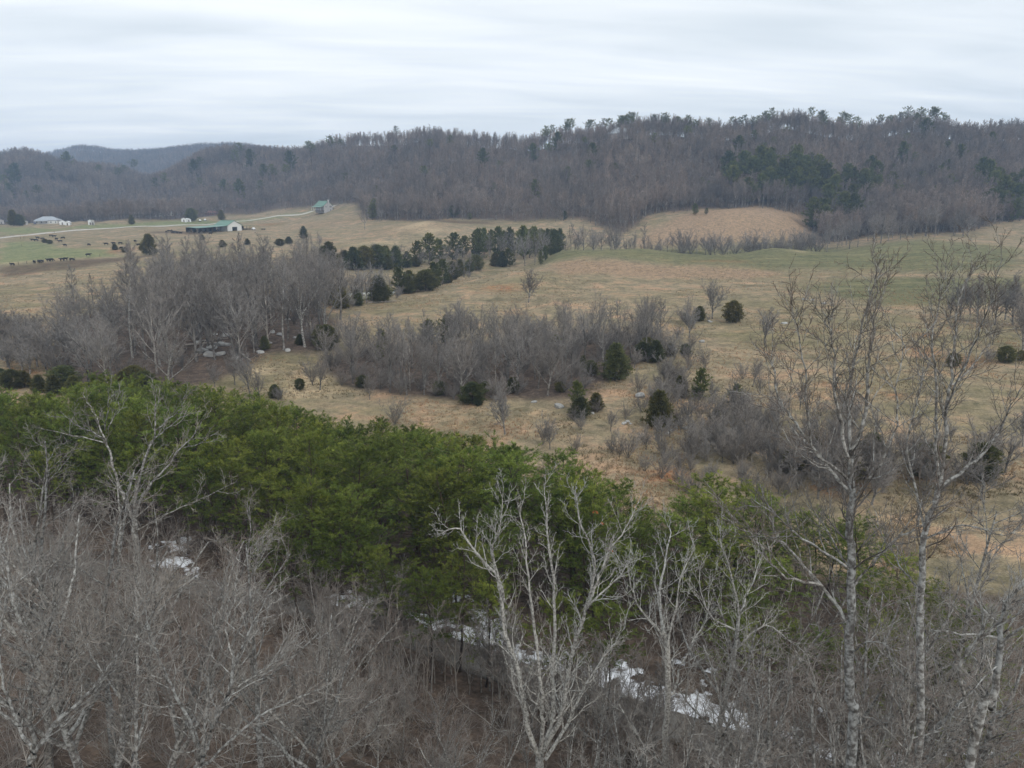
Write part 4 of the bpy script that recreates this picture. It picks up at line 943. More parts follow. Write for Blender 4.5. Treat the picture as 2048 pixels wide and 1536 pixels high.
for u, v, px in ((5,720,90),(40,725,95),(75,735,85),(20,740,60),(60,748,60),(100,735,80),(130,740,110),(-20,700,90),(10,700,80),(30,705,85),(55,712,85),(85,722,80),(15,735,70),(45,742,65),(95,748,70),(70,700,80),(120,755,70),(5,690,70)):
    bare_at(max(u, 2), v, px, 'dark leafless tree in the small grove beside the far-left field gap', 'dark leafless grove left of the rocky wood', protos=B_RND, widen=1.35)
for u, v, px in ((345,755,80),(500,790,90),(470,770,60),(520,800,60),(430,775,50)):
    bare_at(u, v, px, 'whitish leafless tree where the rocky wood meets the pine tops', 'whitish trees below the rocky wood', protos=B_RND)
# hedge between the fields, its leafless trees and around the pond
for u, v, px in ((670,600,65),(690,605,70),(705,606,60),(725,608,75),(745,606,60),(660,585,55),(640,580,60),(620,570,60),(780,590,40),(700,560,40),(610,520,50),(625,510,40),(640,500,35),(600,540,60),(980,520,50),(1000,525,55),(1030,530,60),(1050,532,65),(1070,530,60),(1010,510,45),(960,510,40),(1085,520,60),(940,530,30)):
    bare_at(u, v, px, 'grey leafless tree in the hedge line by the pond and the field gully', 'leafless hedge trees by the pond', protos=B_MID)
rng = random.Random(15)
for k in range(72):
    u = 1120+k*11+rng.uniform(-8, 8); d = rng.uniform(405, 440) if u < 1640 else rng.uniform(425, 460)
    loc = on(u, d); mk = 'before the tan hillock' if 1290 < u < 1620 else 'beside the square pine clump' if u <= 1290 else 'under the dark pine clump'
    place((B_MID+BUSH_MID)[rng.randrange(11)] if 1290 < u < 1620 else B_MID[rng.randrange(7)], 'hedge_tree', loc, rot(), rng.uniform(9, 15) if 1290 < u < 1620 else rng.uniform(11, 19), f'grey leafless gully tree behind the green field crest, {mk}', 'tree', f'gully trees {mk}', 1.2)
for u, v, px in ((600,470,14),(740,440,40),(760,445,30),(770,440,36),(730,460,46)):
    bare_at(u, v, px, 'leafless tree by the gully below the green-roofed house', 'leafless trees below the house', protos=B_MID)

def ever_at(u, v, px, kind, label, group=None, widen=1.0, dmin=20, k=None):
    loc = at(u, v, dmin); pr = {'cedar': CEDAR, 'pine': PINE_MID, 'ridge': PINE_RIDGE}[kind]
    if 640 < v < 900 and px > 26 and u > 500:
        for _ in range(2):
            x, y = loc[0]+RNG.gauss(0, 2.2), loc[1]+RNG.gauss(0, 1.8)
            place(BUSH_MID[RNG.randrange(4)], 'shrub', G(x, y), rot(), RNG.uniform(1.5, 3.5), 'grey leafless shrub crowding the foot of a meadow evergreen', 'shrub', 'shrubs at the feet of meadow evergreens', 1.2)
    return place(pr[RNG.randrange(len(pr)) if k is None else k], 'cedar_tree' if kind == 'cedar' else 'evergreen_tree' if dmin >= 400 else 'pine_tree', loc, rot(), px_h(loc, px), label, 'cedar tree' if kind == 'cedar' else 'pine tree', group, widen*(1.25 if kind == 'cedar' else 1.0))
ever_at(1230, 762, 76, 'cedar', 'tall pointed dark green cedar at the end of the meadow thicket', k=0)
ever_at(1316, 856, 78, 'cedar', 'yellowish cone-shaped cedar standing by pale stones in the lower meadow', k=0)
ever_at(1465, 646, 44, 'cedar', 'rounded dark cedar right of the spreading leafless pasture tree', k=1, widen=1.0)
ever_at(1398, 643, 30, 'cedar', 'small pointed cedar left of the spreading leafless pasture tree', k=2, widen=1.2)
ever_at(1370, 644, 18, 'cedar', 'very small cedar bush left of the pasture cedars', k=1)
ever_at(945, 808, 46, 'cedar', 'brownish round cedar at the foot of the meadow thicket', k=1, widen=1.3)
ever_at(957, 812, 22, 'cedar', 'small green cedar bush at the brownish cedar foot', k=1)
ever_at(550, 796, 28, 'cedar', 'small dark cedar alone in the pale clearing by the rocky wood', k=0, widen=1.3)
ever_at(1160, 835, 44, 'cedar', 'low cedar in front of the wide meadow cedar', k=0, widen=1.3)
ever_at(1155, 822, 60, 'pine', 'wide dark evergreen by the grey boulder in the lower meadow', widen=1.0)
ever_at(1192, 820, 36, 'cedar', 'short cedar right of the wide meadow evergreen', k=2, widen=1.4)
ever_at(1400, 800, 64, 'pine', 'feathery dark evergreen among scrub on the pasture slope', widen=.9)
ever_at(1360, 795, 45, 'cedar', 'dark cedar left of the feathery evergreen on the slope', k=2)
ever_at(1470, 820, 55, 'pine', 'dark evergreen over the brushy strip of the lower meadow', widen=.9)
ever_at(1430, 846, 30, 'cedar', 'small yellow-green cedar in scrub below the feathery evergreen', k=2, widen=1.2)
ever_at(1025, 786, 32, 'cedar', 'bright small cedar before the meadow thicket', k=0, widen=1.2)
ever_at(600, 780, 24, 'cedar', 'small cedar bush at the pale clearing edge near the pines', k=1)
for u, v, px, kk in ((1295,715,40,'cedar'),(1310,725,45,'cedar'),(1285,722,38,'cedar'),(1340,712,26,'cedar'),(1370,710,22,'cedar'),(1180,750,30,'cedar'),(1165,735,24,'cedar'),(1110,700,30,'cedar'),(1060,690,26,'cedar'),(860,690,50,'pine'),(890,690,58,'pine'),(910,690,50,'pine'),(760,720,36,'pine'),(765,700,40,'pine'),(990,790,20,'cedar'),(970,786,24,'cedar'),(880,790,30,'cedar'),(530,700,28,'cedar'),(600,690,22,'cedar'),(655,700,50,'cedar'),(640,690,40,'cedar'),(725,775,26,'cedar'),(1120,785,22,'cedar')):
    ever_at(u, v, px, kk, 'small evergreen showing among the grey trees of the meadow thicket', 'evergreens in the meadow thicket', 1.1)
for u, v, px in ((5,770,34),(25,778,40),(50,775,34),(80,785,36),(110,790,42),(130,780,50),(150,790,40),(270,775,44),(250,780,40),(290,780,40)):
    ever_at(max(u, 2), v, px, 'cedar', 'dark bushy cedar in the row behind the left pine tops', 'cedars behind the left pine tops', 1.3)
for u, v, px, kk in ((660,538,52,'cedar'),(648,530,36,'cedar'),(690,536,34,'cedar'),(708,540,44,'cedar'),(730,538,44,'cedar'),(755,538,46,'cedar'),(772,534,40,'cedar'),(792,536,42,'cedar'),(815,536,30,'pine'),(835,530,44,'pine'),(858,528,56,'pine'),(880,522,40,'pine'),(905,520,50,'pine'),(925,515,40,'pine'),(870,574,46,'pine'),(885,570,48,'pine'),(862,576,36,'cedar'),(905,560,36,'cedar'),(920,552,32,'cedar'),(938,546,24,'cedar'),(952,541,30,'cedar'),(800,588,50,'pine'),(815,585,38,'cedar'),(990,533,26,'cedar'),(1005,534,30,'cedar'),(1020,534,34,'pine'),(835,575,16,'cedar'),(715,600,26,'cedar')):
    ever_at(u, v, px, kk, 'dark evergreen in the hedge line above the pond', 'evergreens of the pond hedge', 1.1)
for u, dd, vt in [(950+i*11+RNG.uniform(-4, 4), RNG.uniform(395, 430), 456+RNG.uniform(-3, 8)) for i in range(15)] + [(1105,400,462),(1112,385,470),(1098,370,480),(1088,355,492),(1080,345,505),(1115,410,460)]:
    loc = on(u, dd); place(PINE_MID[RNG.randrange(3)], 'pine_tree', loc, rot(), max(6, ztop(vt, dd)-loc[2]), 'dark green pine in the square clump at the field corner', 'pine tree', 'pines at the field corner', .8)
for u, v, px, lab in ((28,452,30,'darkest tall cedar of the pair on the green strip by the valley houses'),(40,452,22,'shorter cedar of the pair on the green strip by the valley houses'),(264,449,18,'lone dark cedar on the valley green strip'),(384,442,24,'dark cedar beside small white sheds at the valley edge'),(608,478,24,'round dark evergreen above the bare gully below the barn drive'),(443,440,18,'dark evergreen at the wood edge behind the barn'),(300,510,40,'bushy evergreen at the left end of the rocky wood crest')):
    ever_at(u, v, px, 'cedar', lab, None, 1.0, 200)
for u, v, px in ((405,480,10),(495,490,12),(445,495,14),(285,500,12),(250,505,10),(230,500,12),(90,486,8),(100,488,8),(560,492,14),(578,488,14)):
    ever_at(u, v, px, 'cedar', 'low dark bush on the pasture left of the barn', 'bushes on the barn pasture', 1.5, 200)
ever_at(2010, 725, 34, 'cedar', 'dark cedar under the trees at the pasture edge by the red track', k=1, widen=1.2)
ever_at(2040, 722, 22, 'cedar', 'low cedar bush next to the red track cedar', k=1)
ever_at(1905, 735, 30, 'cedar', 'green-brown cedar bush behind the tallest trunks', k=1)
rng = random.Random(33)
HL = [[(635,528),(700,540),(760,538),(830,535),(900,524),(960,520)], [(745,608),(800,590),(860,577),(905,561),(955,543)], [(600,560),(640,590),(680,612),(720,616)]]
for k, hl in enumerate(HL):
    P = [at(u, v) for u, v in hl]
    for _ in range((34, 26, 16)[k]):
        i = rng.randrange(len(P)-1); t = rng.random(); x = P[i][0]*(1-t)+P[i+1][0]*t+rng.gauss(0, 2.2); y = P[i][1]*(1-t)+P[i+1][1]*t+rng.gauss(0, 2.5)
        q = rng.random(); w = ('in the hedge above the pond', 'in the slanting hedge by the knoll', 'on the pond bank')[k]
        if q < .36: place(CEDAR[rng.randrange(3)], 'cedar_tree', G(x, y), rot(), rng.uniform(2.5, 8), f'dark cedar crowded {w}', 'cedar tree', f'cedars {w}', rng.uniform(1.0, 1.7))
        elif q < .7: place(BUSH_MID[rng.randrange(4)], 'brush_clump', G(x, y), rot(), rng.uniform(2.5, 5), f'grey leafless brush {w}', 'shrub', f'brush {w}', 1.3)
        else: place(B_MID[rng.randrange(7)], 'hedge_tree', G(x, y), rot(), rng.uniform(7, 12), f'grey leafless tree {w}', 'tree', f'leafless trees {w}', 1.2)
rng = random.Random(54)
for k in range(46):
    x = rng.uniform(-27, -3) if k < 34 else rng.uniform(0, 20); y = rng.uniform(27, 41)
    if y > road_y(x)-4.5: continue
    place(BUSH[k % 4], 'shrub', G(x, y), rot(), rng.uniform(2, 4.2), f'low brown leafless shrub on the leafy slope {RM(x, y)}', 'shrub', f'low slope shrubs {RM(x, y)}', 1.2)
rng = random.Random(53)
for k in range(30):
    x = rng.uniform(-17, 18); y = road_y(x)-rng.uniform(4.2, 9)
    place(B_MID[k % 7], 'sapling', G(x, y), rot(), rng.uniform(4.5, 7.5), f'stiff grey leafless sapling on the slope below the road {RM(x, y)}', 'sapling', f'stiff saplings below the road {RM(x, y)}')
for u, dd, vt in ((640,52,1030),(760,47,1110),(840,46,1150),(700,53,990),(600,54,975),(905,48,1090),(560,52,1040),(965,46,1180),(1130,44,1190),(1240,42,1230)):
    loc = on(u, dd); place(PINE[(1, 4, 3)[int(u) % 3]], 'pine_tree', loc, rot(), max(6, ztop(vt, dd)-loc[2]), f'lanky dark-trunked pine on the near side of the road, {RM(loc[0], loc[1])}', 'pine tree', f'lanky roadside pines {RM(loc[0], loc[1])}', 1.1)
rng = random.Random(52)
for k in range(80):
    x = rng.uniform(-20, 26); y = road_y(x)-(rng.uniform(4.2, 6.5) if k % 2 else rng.uniform(4.8, 11))
    place(SAPL[k % 3], 'sapling', G(x, y), rot(), rng.uniform(3.2, 6.5), f'thin brown leafless sapling on the slope below the road {RM(x, y)}', 'sapling', f'saplings on the slope below the road {RM(x, y)}')
# wooded hill: evergreens one can pick out
rng = random.Random(4)
for _ in range(72):
    u = rng.gauss(1585, 80); v = rng.uniform(385, 470)
    if not (1450 < u < 1740): continue
    if u < 1625: v = rng.uniform(362, 408)
    ever_at(u, v, rng.uniform(44, 66), 'pine', 'green pine in the dark clump above the tan hillock', 'pines above the tan hillock', 1.0, 470)
for _ in range(24): ever_at(rng.uniform(1960, 2046), rng.uniform(385, 445), rng.uniform(40, 62), 'pine', 'green pine in the dark clump near the end of the wooded hill', 'pines by the far field corner', 1.0, 470)
for _ in range(16): ever_at(rng.gauss(1745, 16), rng.uniform(360, 400), rng.uniform(30, 44), 'pine', 'green pine in the small clump on the upper hill flank', 'pines on the upper hill flank', 1.0, 470)
for u, v in [(rng.uniform(640, 2040), 0) for _ in range(60)] + [(rng.uniform(10, 640), 0) for _ in range(30)]:
    lo = float(np.interp(u, [0, 600, 740, 1300, 2048], [430, 400, 420, 405, 420])); hi = float(np.interp(u, [0, 600, 740, 1020, 1300, 1600, 2048], [350, 330, 300, 310, 290, 275, 290]))
    ever_at(u, rng.uniform(hi, lo), rng.uniform(28, 44), 'ridge' if rng.random() < .6 else 'pine', 'dark pine standing out among grey trees on the wooded hillside', 'scattered pines of the wooded hillside', 1.0, 470)
for u, v, px in ((865,395,24),(875,392,24),(890,390,22),(745,440,30),(748,436,34),(905,436,22),(912,434,20),(885,424,14),(940,440,14),(1130,440,16),(1225,440,24),(1230,430,22),(1390,430,20),(1412,430,12),(1490,402,40),(1500,410,40)):
    ever_at(u, v, px, 'pine', 'dark evergreen along the lower edge of the wooded hill', 'evergreens at the hill foot', 1.1, 400)
# pines along the skyline
RID = np.array([(1030,292),(1120,290),(1200,285),(1300,272),(1400,262),(1600,258),(1800,260),(2048,278)])
SKYK = [(*on(800,950)[:2], 'above the green-roofed house'), (*on(1100,850)[:2], 'left of the hilltop house'), (*on(1300,760)[:2], 'right of the hilltop house'), (*on(1500,730)[:2], 'above the tan hillock'), (*on(1700,720)[:2], 'above the upper flank pine clump'), (*on(1950,720)[:2], 'at the falling end of the ridge')]
for _ in range(62):
    u = rng.uniform(1040, 1850) if rng.random() < .85 else rng.uniform(620, 2040)
    th = (u-1024)/F*1.02; ys = np.linspace(560, 1300, 300); zs = ground(th*ys, ys); k = int(np.argmax((zs-CZ)/ys)); y = ys[k]+rng.uniform(-25, 12)
    place(PINE_RIDGE[rng.randrange(4)], 'evergreen_tree', G(th*y, y), rot(), rng.uniform(17, 24), f'tall thin tuft-topped pine on the skyline ridge {by_mark(th*y, y, SKYK)}', 'pine tree', f'skyline pines {by_mark(th*y, y, SKYK)}', 1.0)
# ------------------------------------------------------------------ the far wood: too many to count
def woodland():
    rng = np.random.default_rng(3)
    pts = []
    def fill(n, th0, th1, d0, d1, hmin=0):
        th = rng.uniform(th0, th1, n); d = np.exp(rng.uniform(math.log(d0), math.log(d1), n)); x = th*d
        ok = d > forest_edge(th)-2+fbm(x/20, d/20, 3)*20
        return x[ok], d[ok]
    x1, y1 = fill(40000, -.95, .95, 430, 1150); x2, y2 = fill(55000, -.95, -.05, 1100, 2600)
    x = np.concatenate([x1, x2]); y = np.concatenate([y1, y2])
    z = ground(x, y)
    # leave out what lies well behind the ridges
    thb = np.clip(((x/y+1)*200).astype(int), 0, 399); o = np.argsort(y); mx = np.full(400, -9.); vis = np.zeros(len(x), bool)
    for i in o:
        b = thb[i]; s = (z[i]+16-CZ)/y[i]
        if s > mx[b]+(.001 if b > 230 else -.006): vis[i] = True
        mx[b] = max(mx[b], (z[i]+8-CZ)/y[i])
    u_, v_ = uv_of(x, y, z); thin = np.where((u_ > 960) & (u_ < 1260) & (v_ > 300), .45, .9)*np.where(fbm(x/45, y/45, 55, 2) > .12, .55, 1.0)
    vis &= rng.random(len(x)) < thin
    x, y, z = x[vis], y[vis], z[vis]; n = len(x)
    me = bpy.data.meshes.new('woodland'); me.vertices.add(n); me.vertices.foreach_set('co', np.stack([x, y, z-.2], 1).astype(np.float32).ravel())
    a = me.attributes.new('kind', 'INT', 'POINT'); a.data.foreach_set('value', rng.integers(0, len(B_HILL), n).astype(np.int32))
    a = me.attributes.new('size', 'FLOAT', 'POINT'); a.data.foreach_set('value', (rng.uniform(.62, 1.02, n)*np.where(y > 1100, 1.1, 1.0)).astype(np.float32))
    a = me.attributes.new('turn', 'FLOAT', 'POINT'); a.data.foreach_set('value', rng.uniform(0, 6.28, n).astype(np.float32))
    o = link('woodland', me); tag(o, 'grey-brown leafless wood covering the distant hillsides', 'wood', kind='stuff')
    # real trees at the wood's front edge lend their shape to the mass
    src = []
    th = np.linspace(-.55, .6, len(B_HILL))
    for i, pr in enumerate(B_HILL):
        d = float(forest_edge(th[i]))-1
        e = place(pr, 'bare_tree', G(th[i]*d, d), rot(), RNG.uniform(15, 19), 'leafless tree at the front edge of the distant wood ' + ('near the valley house', 'by the gravel road end', 'below the eroded field', 'left of the tan hillock', 'by the far field corner')[i], 'tree')
        src.append(list(e.children))
    ng = bpy.data.node_groups.new('woodland_trees', 'GeometryNodeTree')
    ng.interface.new_socket('Geometry', in_out='INPUT', socket_type='NodeSocketGeometry'); ng.interface.new_socket('Geometry', in_out='OUTPUT', socket_type='NodeSocketGeometry')
    N, L = ng.nodes, ng.links
    gi = N.new('NodeGroupInput'); go = N.new('NodeGroupOutput'); jn = N.new('GeometryNodeJoinGeometry'); L.new(jn.outputs[0], go.inputs[0])
    def attr(nm, ty):
        q = N.new('GeometryNodeInputNamedAttribute'); q.data_type = ty; q.inputs[0].default_value = nm; return q.outputs[0]
    kind, size, turn = attr('kind', 'INT'), attr('size', 'FLOAT'), attr('turn', 'FLOAT')
    cx = N.new('ShaderNodeCombineXYZ'); L.new(turn, cx.inputs[2])
    er = N.new('FunctionNodeEulerToRotation'); L.new(cx.outputs[0], er.inputs[0])
    for i, ch in enumerate(src):
        cmp_ = N.new('FunctionNodeCompare'); cmp_.data_type = 'INT'; cmp_.operation = 'EQUAL'
        L.new(kind, [s for s in cmp_.inputs if s.name == 'A' and s.type == 'INT'][0]); [s for s in cmp_.inputs if s.name == 'B' and s.type == 'INT'][0].default_value = i
        for c in ch:
            oi = N.new('GeometryNodeObjectInfo'); oi.inputs['Object'].default_value = c; oi.inputs['As Instance'].default_value = True; oi.transform_space = 'ORIGINAL'
            ip = N.new('GeometryNodeInstanceOnPoints'); L.new(gi.outputs[0], ip.inputs['Points']); L.new(cmp_.outputs[0], ip.inputs['Selection'])
            L.new(oi.outputs['Geometry'], ip.inputs['Instance']); L.new(er.outputs[0], ip.inputs['Rotation']); L.new(size, ip.inputs['Scale'])
            L.new(ip.outputs[0], jn.inputs[0])
    md = o.modifiers.new('trees', 'NODES'); md.node_group = ng
    print('woodland', n)
woodland()
# ------------------------------------------------------------------ farm buildings
M['metal_green'] = plain('green_metal_roof', (.085, .19, .135), .45, .5, .08, .6)
M['white_wall'] = plain('white_siding', (.66, .66, .63), .7, .3, .06, 1.0)
M['stone_wall'] = plain('pale_stone_wall', (.42, .41, .40), .9, .2, .2, 2.0)
M['wood_old'] = plain('weathered_timber', (.12, .095, .075), .9, .1, .25, 2.0)
M['dark_in'] = plain('dark_boards', (.05, .045, .04), .95, .05, .2, 1.0)  # near-black brown shared by panel, back boards and stacks
M['glass'] = plain('window_glass', (.05, .06, .07), .15, .5, .1, 1.0)
M['roof_grey'] = plain('grey_shingle', (.34, .37, .40), .85, .2, .12, 1.5)
M['roof_red'] = plain('rusty_red_roof', (.24, .12, .105), .7, .3, .2, .8)
M['paint_white'] = plain('white_paint', (.72, .73, .73), .4, .5, .05, .8)
M['paint_blue'] = plain('dark_blue_paint', (.04, .06, .12), .35, .5, .1, .8)
M['paint_yellow'] = plain('yellow_paint', (.55, .36, .05), .5, .4, .1, .8)
M['rubber'] = plain('black_rubber', (.02, .02, .02), .8, .3, .2, 2.0)
M['rock'] = plain('lichened_limestone', (.34, .335, .32), .95, .1, .35, 1.6)
M['log'] = plain('barkless_log', (.30, .27, .235), .9, .1, .35, 3.0)
M['cow'] = plain('black_cattle_coat', (.018, .016, .015), .75, .25, .2, 2.0)
def facing(loc, deg):
    """turn so that local -Y looks at the camera, then deg more to the right"""
    return math.atan2(loc[1], loc[0]) - math.pi/2 + R(deg)
def barn():
    loc = at(470, 462, 300); e = empty('barn', loc, facing(loc, 38), .88); tag(e, 'white gabled barn with green metal roof and open lean-to sheds on the pasture', 'barn')
    W, L, h, hr = 7.2, 17.0, 5.0, 8.6       # half width, length (away), eave, ridge; the gable looks to -Y
    MB().add([(-W,0,0),(-2.6,0,0),(-2.6,0,3.4),(2.6,0,3.4),(2.6,0,0),(W,0,0),(W,0,h),(0,0,hr),(-W,0,h)] + [(-W,.3,0),(-2.6,.3,0),(-2.6,.3,3.4),(2.6,.3,3.4),(2.6,.3,0),(W,.3,0),(W,.3,h),(0,.3,hr),(-W,.3,h)],
             [(0,1,2,8),(2,3,7,8),(3,4,5,6),(3,6,7),(9+8,9+2,9+1,9+0),(9+8,9+7,9+3,9+2),(9+6,9+5,9+4,9+3),(9+7,9+6,9+3),(1,10,11,2),(2,11,12,3),(3,12,13,4)]).build('gable_wall', M['white_wall'], e)
    MB().box(-W,-W+.2,.32,L,0,h-.05).box(W-.2,W,.32,L,0,h-.05).box(-W+.22,W-.22,L-.3,L,0,h).build('side_walls', M['white_wall'], e)
    MB().box(-2.55,2.55,4,4.2,0,3.3).build('inner_panel', M['dark_in'], e)  # near-black panel as wide as the doorway, set back behind it
    for s in (-1, 1):
        r = MB().slab([(0,-.6,hr+.12),(0,L+.6,hr+.12),(s*(W+.7),L+.6,h-.28),(s*(W+.7),-.6,h-.28)][::s], .14).build('roof_slope', M['metal_green'], e)
        MB().box(min(0, s*.16), max(0, s*.16), -.62, L+.62, hr+.125, hr+.25).build('ridge_cap', M['metal_green'], r)
    # long open shed on the left: a low roof on posts
    XL = -W-30
    sh = MB().slab([(-W-.75,-1.5,4.55),(-W-.75,L-2,4.95),(XL,L-2,4.1),(XL,-1.5,3.5)], .12).build('lean_to_roof', M['metal_green'], e)
    for i in range(7):
        x = XL+.5+i*4.6
        for y in (-1.1, 7.0): MB().box(x-.14, x+.14, y-.14, y+.14, 0, 3.75+.1*i*.8).build('post', M['wood_old'], e)
    MB().box(XL+.4, -W-.8, L-2.4, L-2.2, 0, 3.6).build('back_boards', M['dark_in'], e)
    for i in range(6): MB().box(XL+1+i*4.7, XL+4.4+i*4.7, 8, 10, 0, RNG.uniform(1.2, 2.6)).build('hay_stack', M['dark_in'], e)
    # open lean-to on the right
    MB().slab([(W+.75,3,4.5),(W+.75,L,4.6),(W+15,L,3.7),(W+15,3,3.5)][::-1], .12).build('lean_to_roof', M['metal_green'], e)
    for i in range(5):
        x = W+1.2+i*3.4
        for y in (3.4, L-.5): MB().box(x-.14, x+.14, y-.14, y+.14, 0, 3.9-.09*i*3).build('post', M['wood_old'], e)
    for i in range(3): MB().box(W+1.4, W+14.6, 3.42, 3.5, .5+i*.55, .68+i*.55).build('rail', M['wood_old'], e)
    MB().box(W+.4, W+14.8, L-.3, L-.1, 0, 3.3).build('back_boards', M['dark_in'], e)
barn()
def house():
    loc = at(657, 424, 300); e = empty('farmhouse', loc, facing(loc, 36)); tag(e, 'farmhouse with pale stone gable, chimney and green metal roof at the wood edge', 'house')
    W, L, h, hr = 4.6, 13.0, 5.6, 9.2
    e.scale = (1.12, 1.12, 1.12)
    g = MB().prism([(-W,-1),(W,-1),(W,h),(0,hr),(-W,h)], 0, L).build('wall', M['stone_wall'], e)
    for s in (-1, 1): MB().slab([(0,-.5,hr+.14),(0,L+.5,hr+.14),(s*(W+.6),L+.5,h-.35),(s*(W+.6),-.5,h-.35)][::s], .14).build('roof_slope', M['metal_green'], e)
    MB().slab([(-W-.62,-.5,h-.5),(-W-.62,L+.5,h-.5),(-W-4.2,L+.5,h-1.5),(-W-4.2,-.5,h-1.5)], .12).build('porch_roof', M['metal_green'], e)
    for i in range(5): MB().box(-W-4.0,-W-3.8, i*3.2, i*3.2+.2, 1.2, h-1.5).build('porch_post', M['white_wall'], e)
    MB().box(-W-4.2,-W-.02,-.3,L+.3,.9,1.2).build('porch_floor', M['wood_old'], e)
    MB().box(-.7,.7,-.75,-.02,-1,hr+1.3).build('chimney', M['stone_wall'], e)
    for x, z in ((1.9, 3.6), (3.0, 3.6), (2.3, .8), (-2.4, 3.6)):
        f = MB().box(x-.5, x+.5, -.08, -.01, z, z+1.5).build('window', M['white_wall'], e); MB().box(x-.4, x+.4, -.11, -.085, z+.1, z+1.4).build('pane', M['glass'], f)
    MB().box(W+.02, W+3.5, 3, 9, -1, 2.6).build('side_porch', M['wood_old'], e)
    MB().slab([(W+.05,2.6,3.6),(W+.05,9.4,3.6),(W+4,9.4,2.9),(W+4,2.6,2.9)][::-1], .12).build('side_porch_roof', M['metal_green'], e)
house()
def hip_house(name, u, v, w, l, h, hr, wall, roof, label, deg=-20, dmin=300, porch=True, z=0):
    loc = at(u, v, dmin); e = empty(name, (loc[0], loc[1], loc[2]+z), facing(loc, deg)); tag(e, label, 'house')
    MB().box(-w/2, w/2, 0, l, -1, h).build('wall', wall, e)
    o = .7; r = l*.5
    MB().add([(-w/2-o,-o,h+.02),(w/2+o,-o,h+.02),(w/2+o,l+o,h+.02),(-w/2-o,l+o,h+.02),(-w/2+r,l/2,hr),(w/2-r,l/2,hr)], [(3,2,1,0),(0,1,5,4),(1,2,5),(2,3,4,5),(3,0,4)]).build('roof', roof, e)
    for i in range(5):
        x = -w/2+1.6+i*(w-3.2)/4
        f = MB().box(x-.55, x+.55, -.07, -.01, .9, 2.2).build('window', M['white_wall'], e); MB().box(x-.45, x+.45, -.1, -.075, 1.0, 2.1).build('pane', M['glass'], f)
    if porch:
        MB().slab([(-w/2,-.72,h-.1),(w*.1,-.72,h-.1),(w*.1,-3,h-.6),(-w/2,-3,h-.6)], .12).build('porch_roof', roof, e)
        for i in range(4): x = -w/2+.3+i*w*.19; MB().box(x, x+.18, -2.8, -2.62, 0, h-.62).build('porch_post', M['white_wall'], e)
hip_house('valley_house', 93, 448, 19, 11, 3.2, 6.6, M['white_wall'], M['roof_grey'], 'long cream house with grey hipped roof at the edge of the valley wood')
hip_house('valley_house', 122, 445, 14, 9, 2.8, 5.4, M['wood_old'], M['roof_grey'], 'dull grey-roofed house behind the white sheds in the valley', 10, 880, False)
hip_house('valley_house', 330, 436, 18, 10, 3.5, 7, M['white_wall'], M['roof_grey'], 'pale house half hidden in the trees behind the barn', 5, 820, False)
hip_house('valley_house', 425, 430, 11, 7, 2.4, 4.6, M['roof_red'], M['roof_red'], 'reddish house half hidden in the wood edge behind the barn', 15, 700, False)
hip_house('valley_house', 478, 412, 12, 8, 2.4, 5, M['roof_red'], M['roof_red'], 'red-roofed house among trees up the slope behind the barn', 10, 760, False, 4)
hip_house('hilltop_house', 1252, 285, 34, 14, 4, 10, M['stone_wall'], M['roof_grey'], 'broad low-roofed house on the skyline between ridge pines', 0, 560, False, 4)
def shed(u, v, w, l, h, mat, label, dmin=300, deg=0, roof=None):
    loc = at(u, v, dmin); e = empty('shed', loc, facing(loc, deg)); tag(e, label, 'shed')
    MB().prism([(-w/2,-.5),(w/2,-.5),(w/2,h),(0,h+w*.25),(-w/2,h)], 0, l).build('wall', mat, e)
    for s in (-1, 1): MB().slab([(0,-.25,h+w*.25+.1),(0,l+.25,h+w*.25+.1),(s*(w/2+.3),l+.25,h-.08),(s*(w/2+.3),-.25,h-.08)][::s], .1).build('roof_slope', roof or mat, e)
    MB().box(-.5,.5,-.07,-.01,0,2.0).build('door', M['wood_old'] if mat != M['wood_old'] else M['dark_in'], e)
shed(125, 450, 4.4, 5, 2.8, M['paint_white'], 'bright white shed left of its twin on the valley green')
shed(135, 451, 4.0, 5, 2.6, M['paint_white'], 'bright white shed right of its twin on the valley green', deg=-15)
shed(181, 450, 3.0, 3.5, 3.4, M['paint_white'], 'narrow white shed alone at the valley tree line, left of a slimmer one')
shed(186, 450, 2.4, 3.5, 3.6, M['stone_wall'], 'slim pale shed touching the narrow white one at the valley tree line')
shed(368, 444, 4.5, 6, 2.6, M['paint_white'], 'small white shed left of the dark cedar behind the barn')
shed(378, 444, 4.0, 5, 2.4, M['paint_white'], 'small white shed next to the dark cedar behind the barn', deg=20)
shed(3, 448, 5, 7, 3.2, M['stone_wall'], 'pale shed left of the tall cedar pair in the valley')
shed(50, 450, 5, 6, 2.8, M['stone_wall'], 'dim grey shed right of the tall cedar pair in the valley')
def pickup(u, v, deg, paint, label, dmin=300):
    loc = at(u, v, dmin); e = empty('pickup_truck', (loc[0], loc[1], loc[2]+.05), facing(loc, 90+deg)); tag(e, label, 'truck')
    MB().prism([(-2.7,.55),(2.6,.55),(2.7,.9),(2.55,1.15),(1.3,1.22),(-2.7,1.22)], -.95, .95).build('body', paint, e)
    MB().prism([(-.75,1.22),(1.3,1.22),(.75,1.85),(-.6,1.88)], -.85, .85).build('cab', paint, e)
    MB().prism([(-.5,1.28),(1.05,1.28),(.66,1.78),(-.45,1.8)], -.87, .87).build('window', M['glass'], e)
    for x in (-1.7, 1.75):
        for y in (-.86, .86): w = MB().cyl((x, y-.13, .4), (x, y+.13, .4), .4, 12).build('wheel', M['rubber'], e)
pickup(507, 460, 10, M['paint_white'], 'white pickup parked right of the barn')
pickup(70, 449, 0, M['paint_blue'], 'dark blue pickup parked before the long cream valley house')
pickup(400, 443, 5, M['paint_white'], 'white pickup by the wood edge right of the dark cedar', 400)
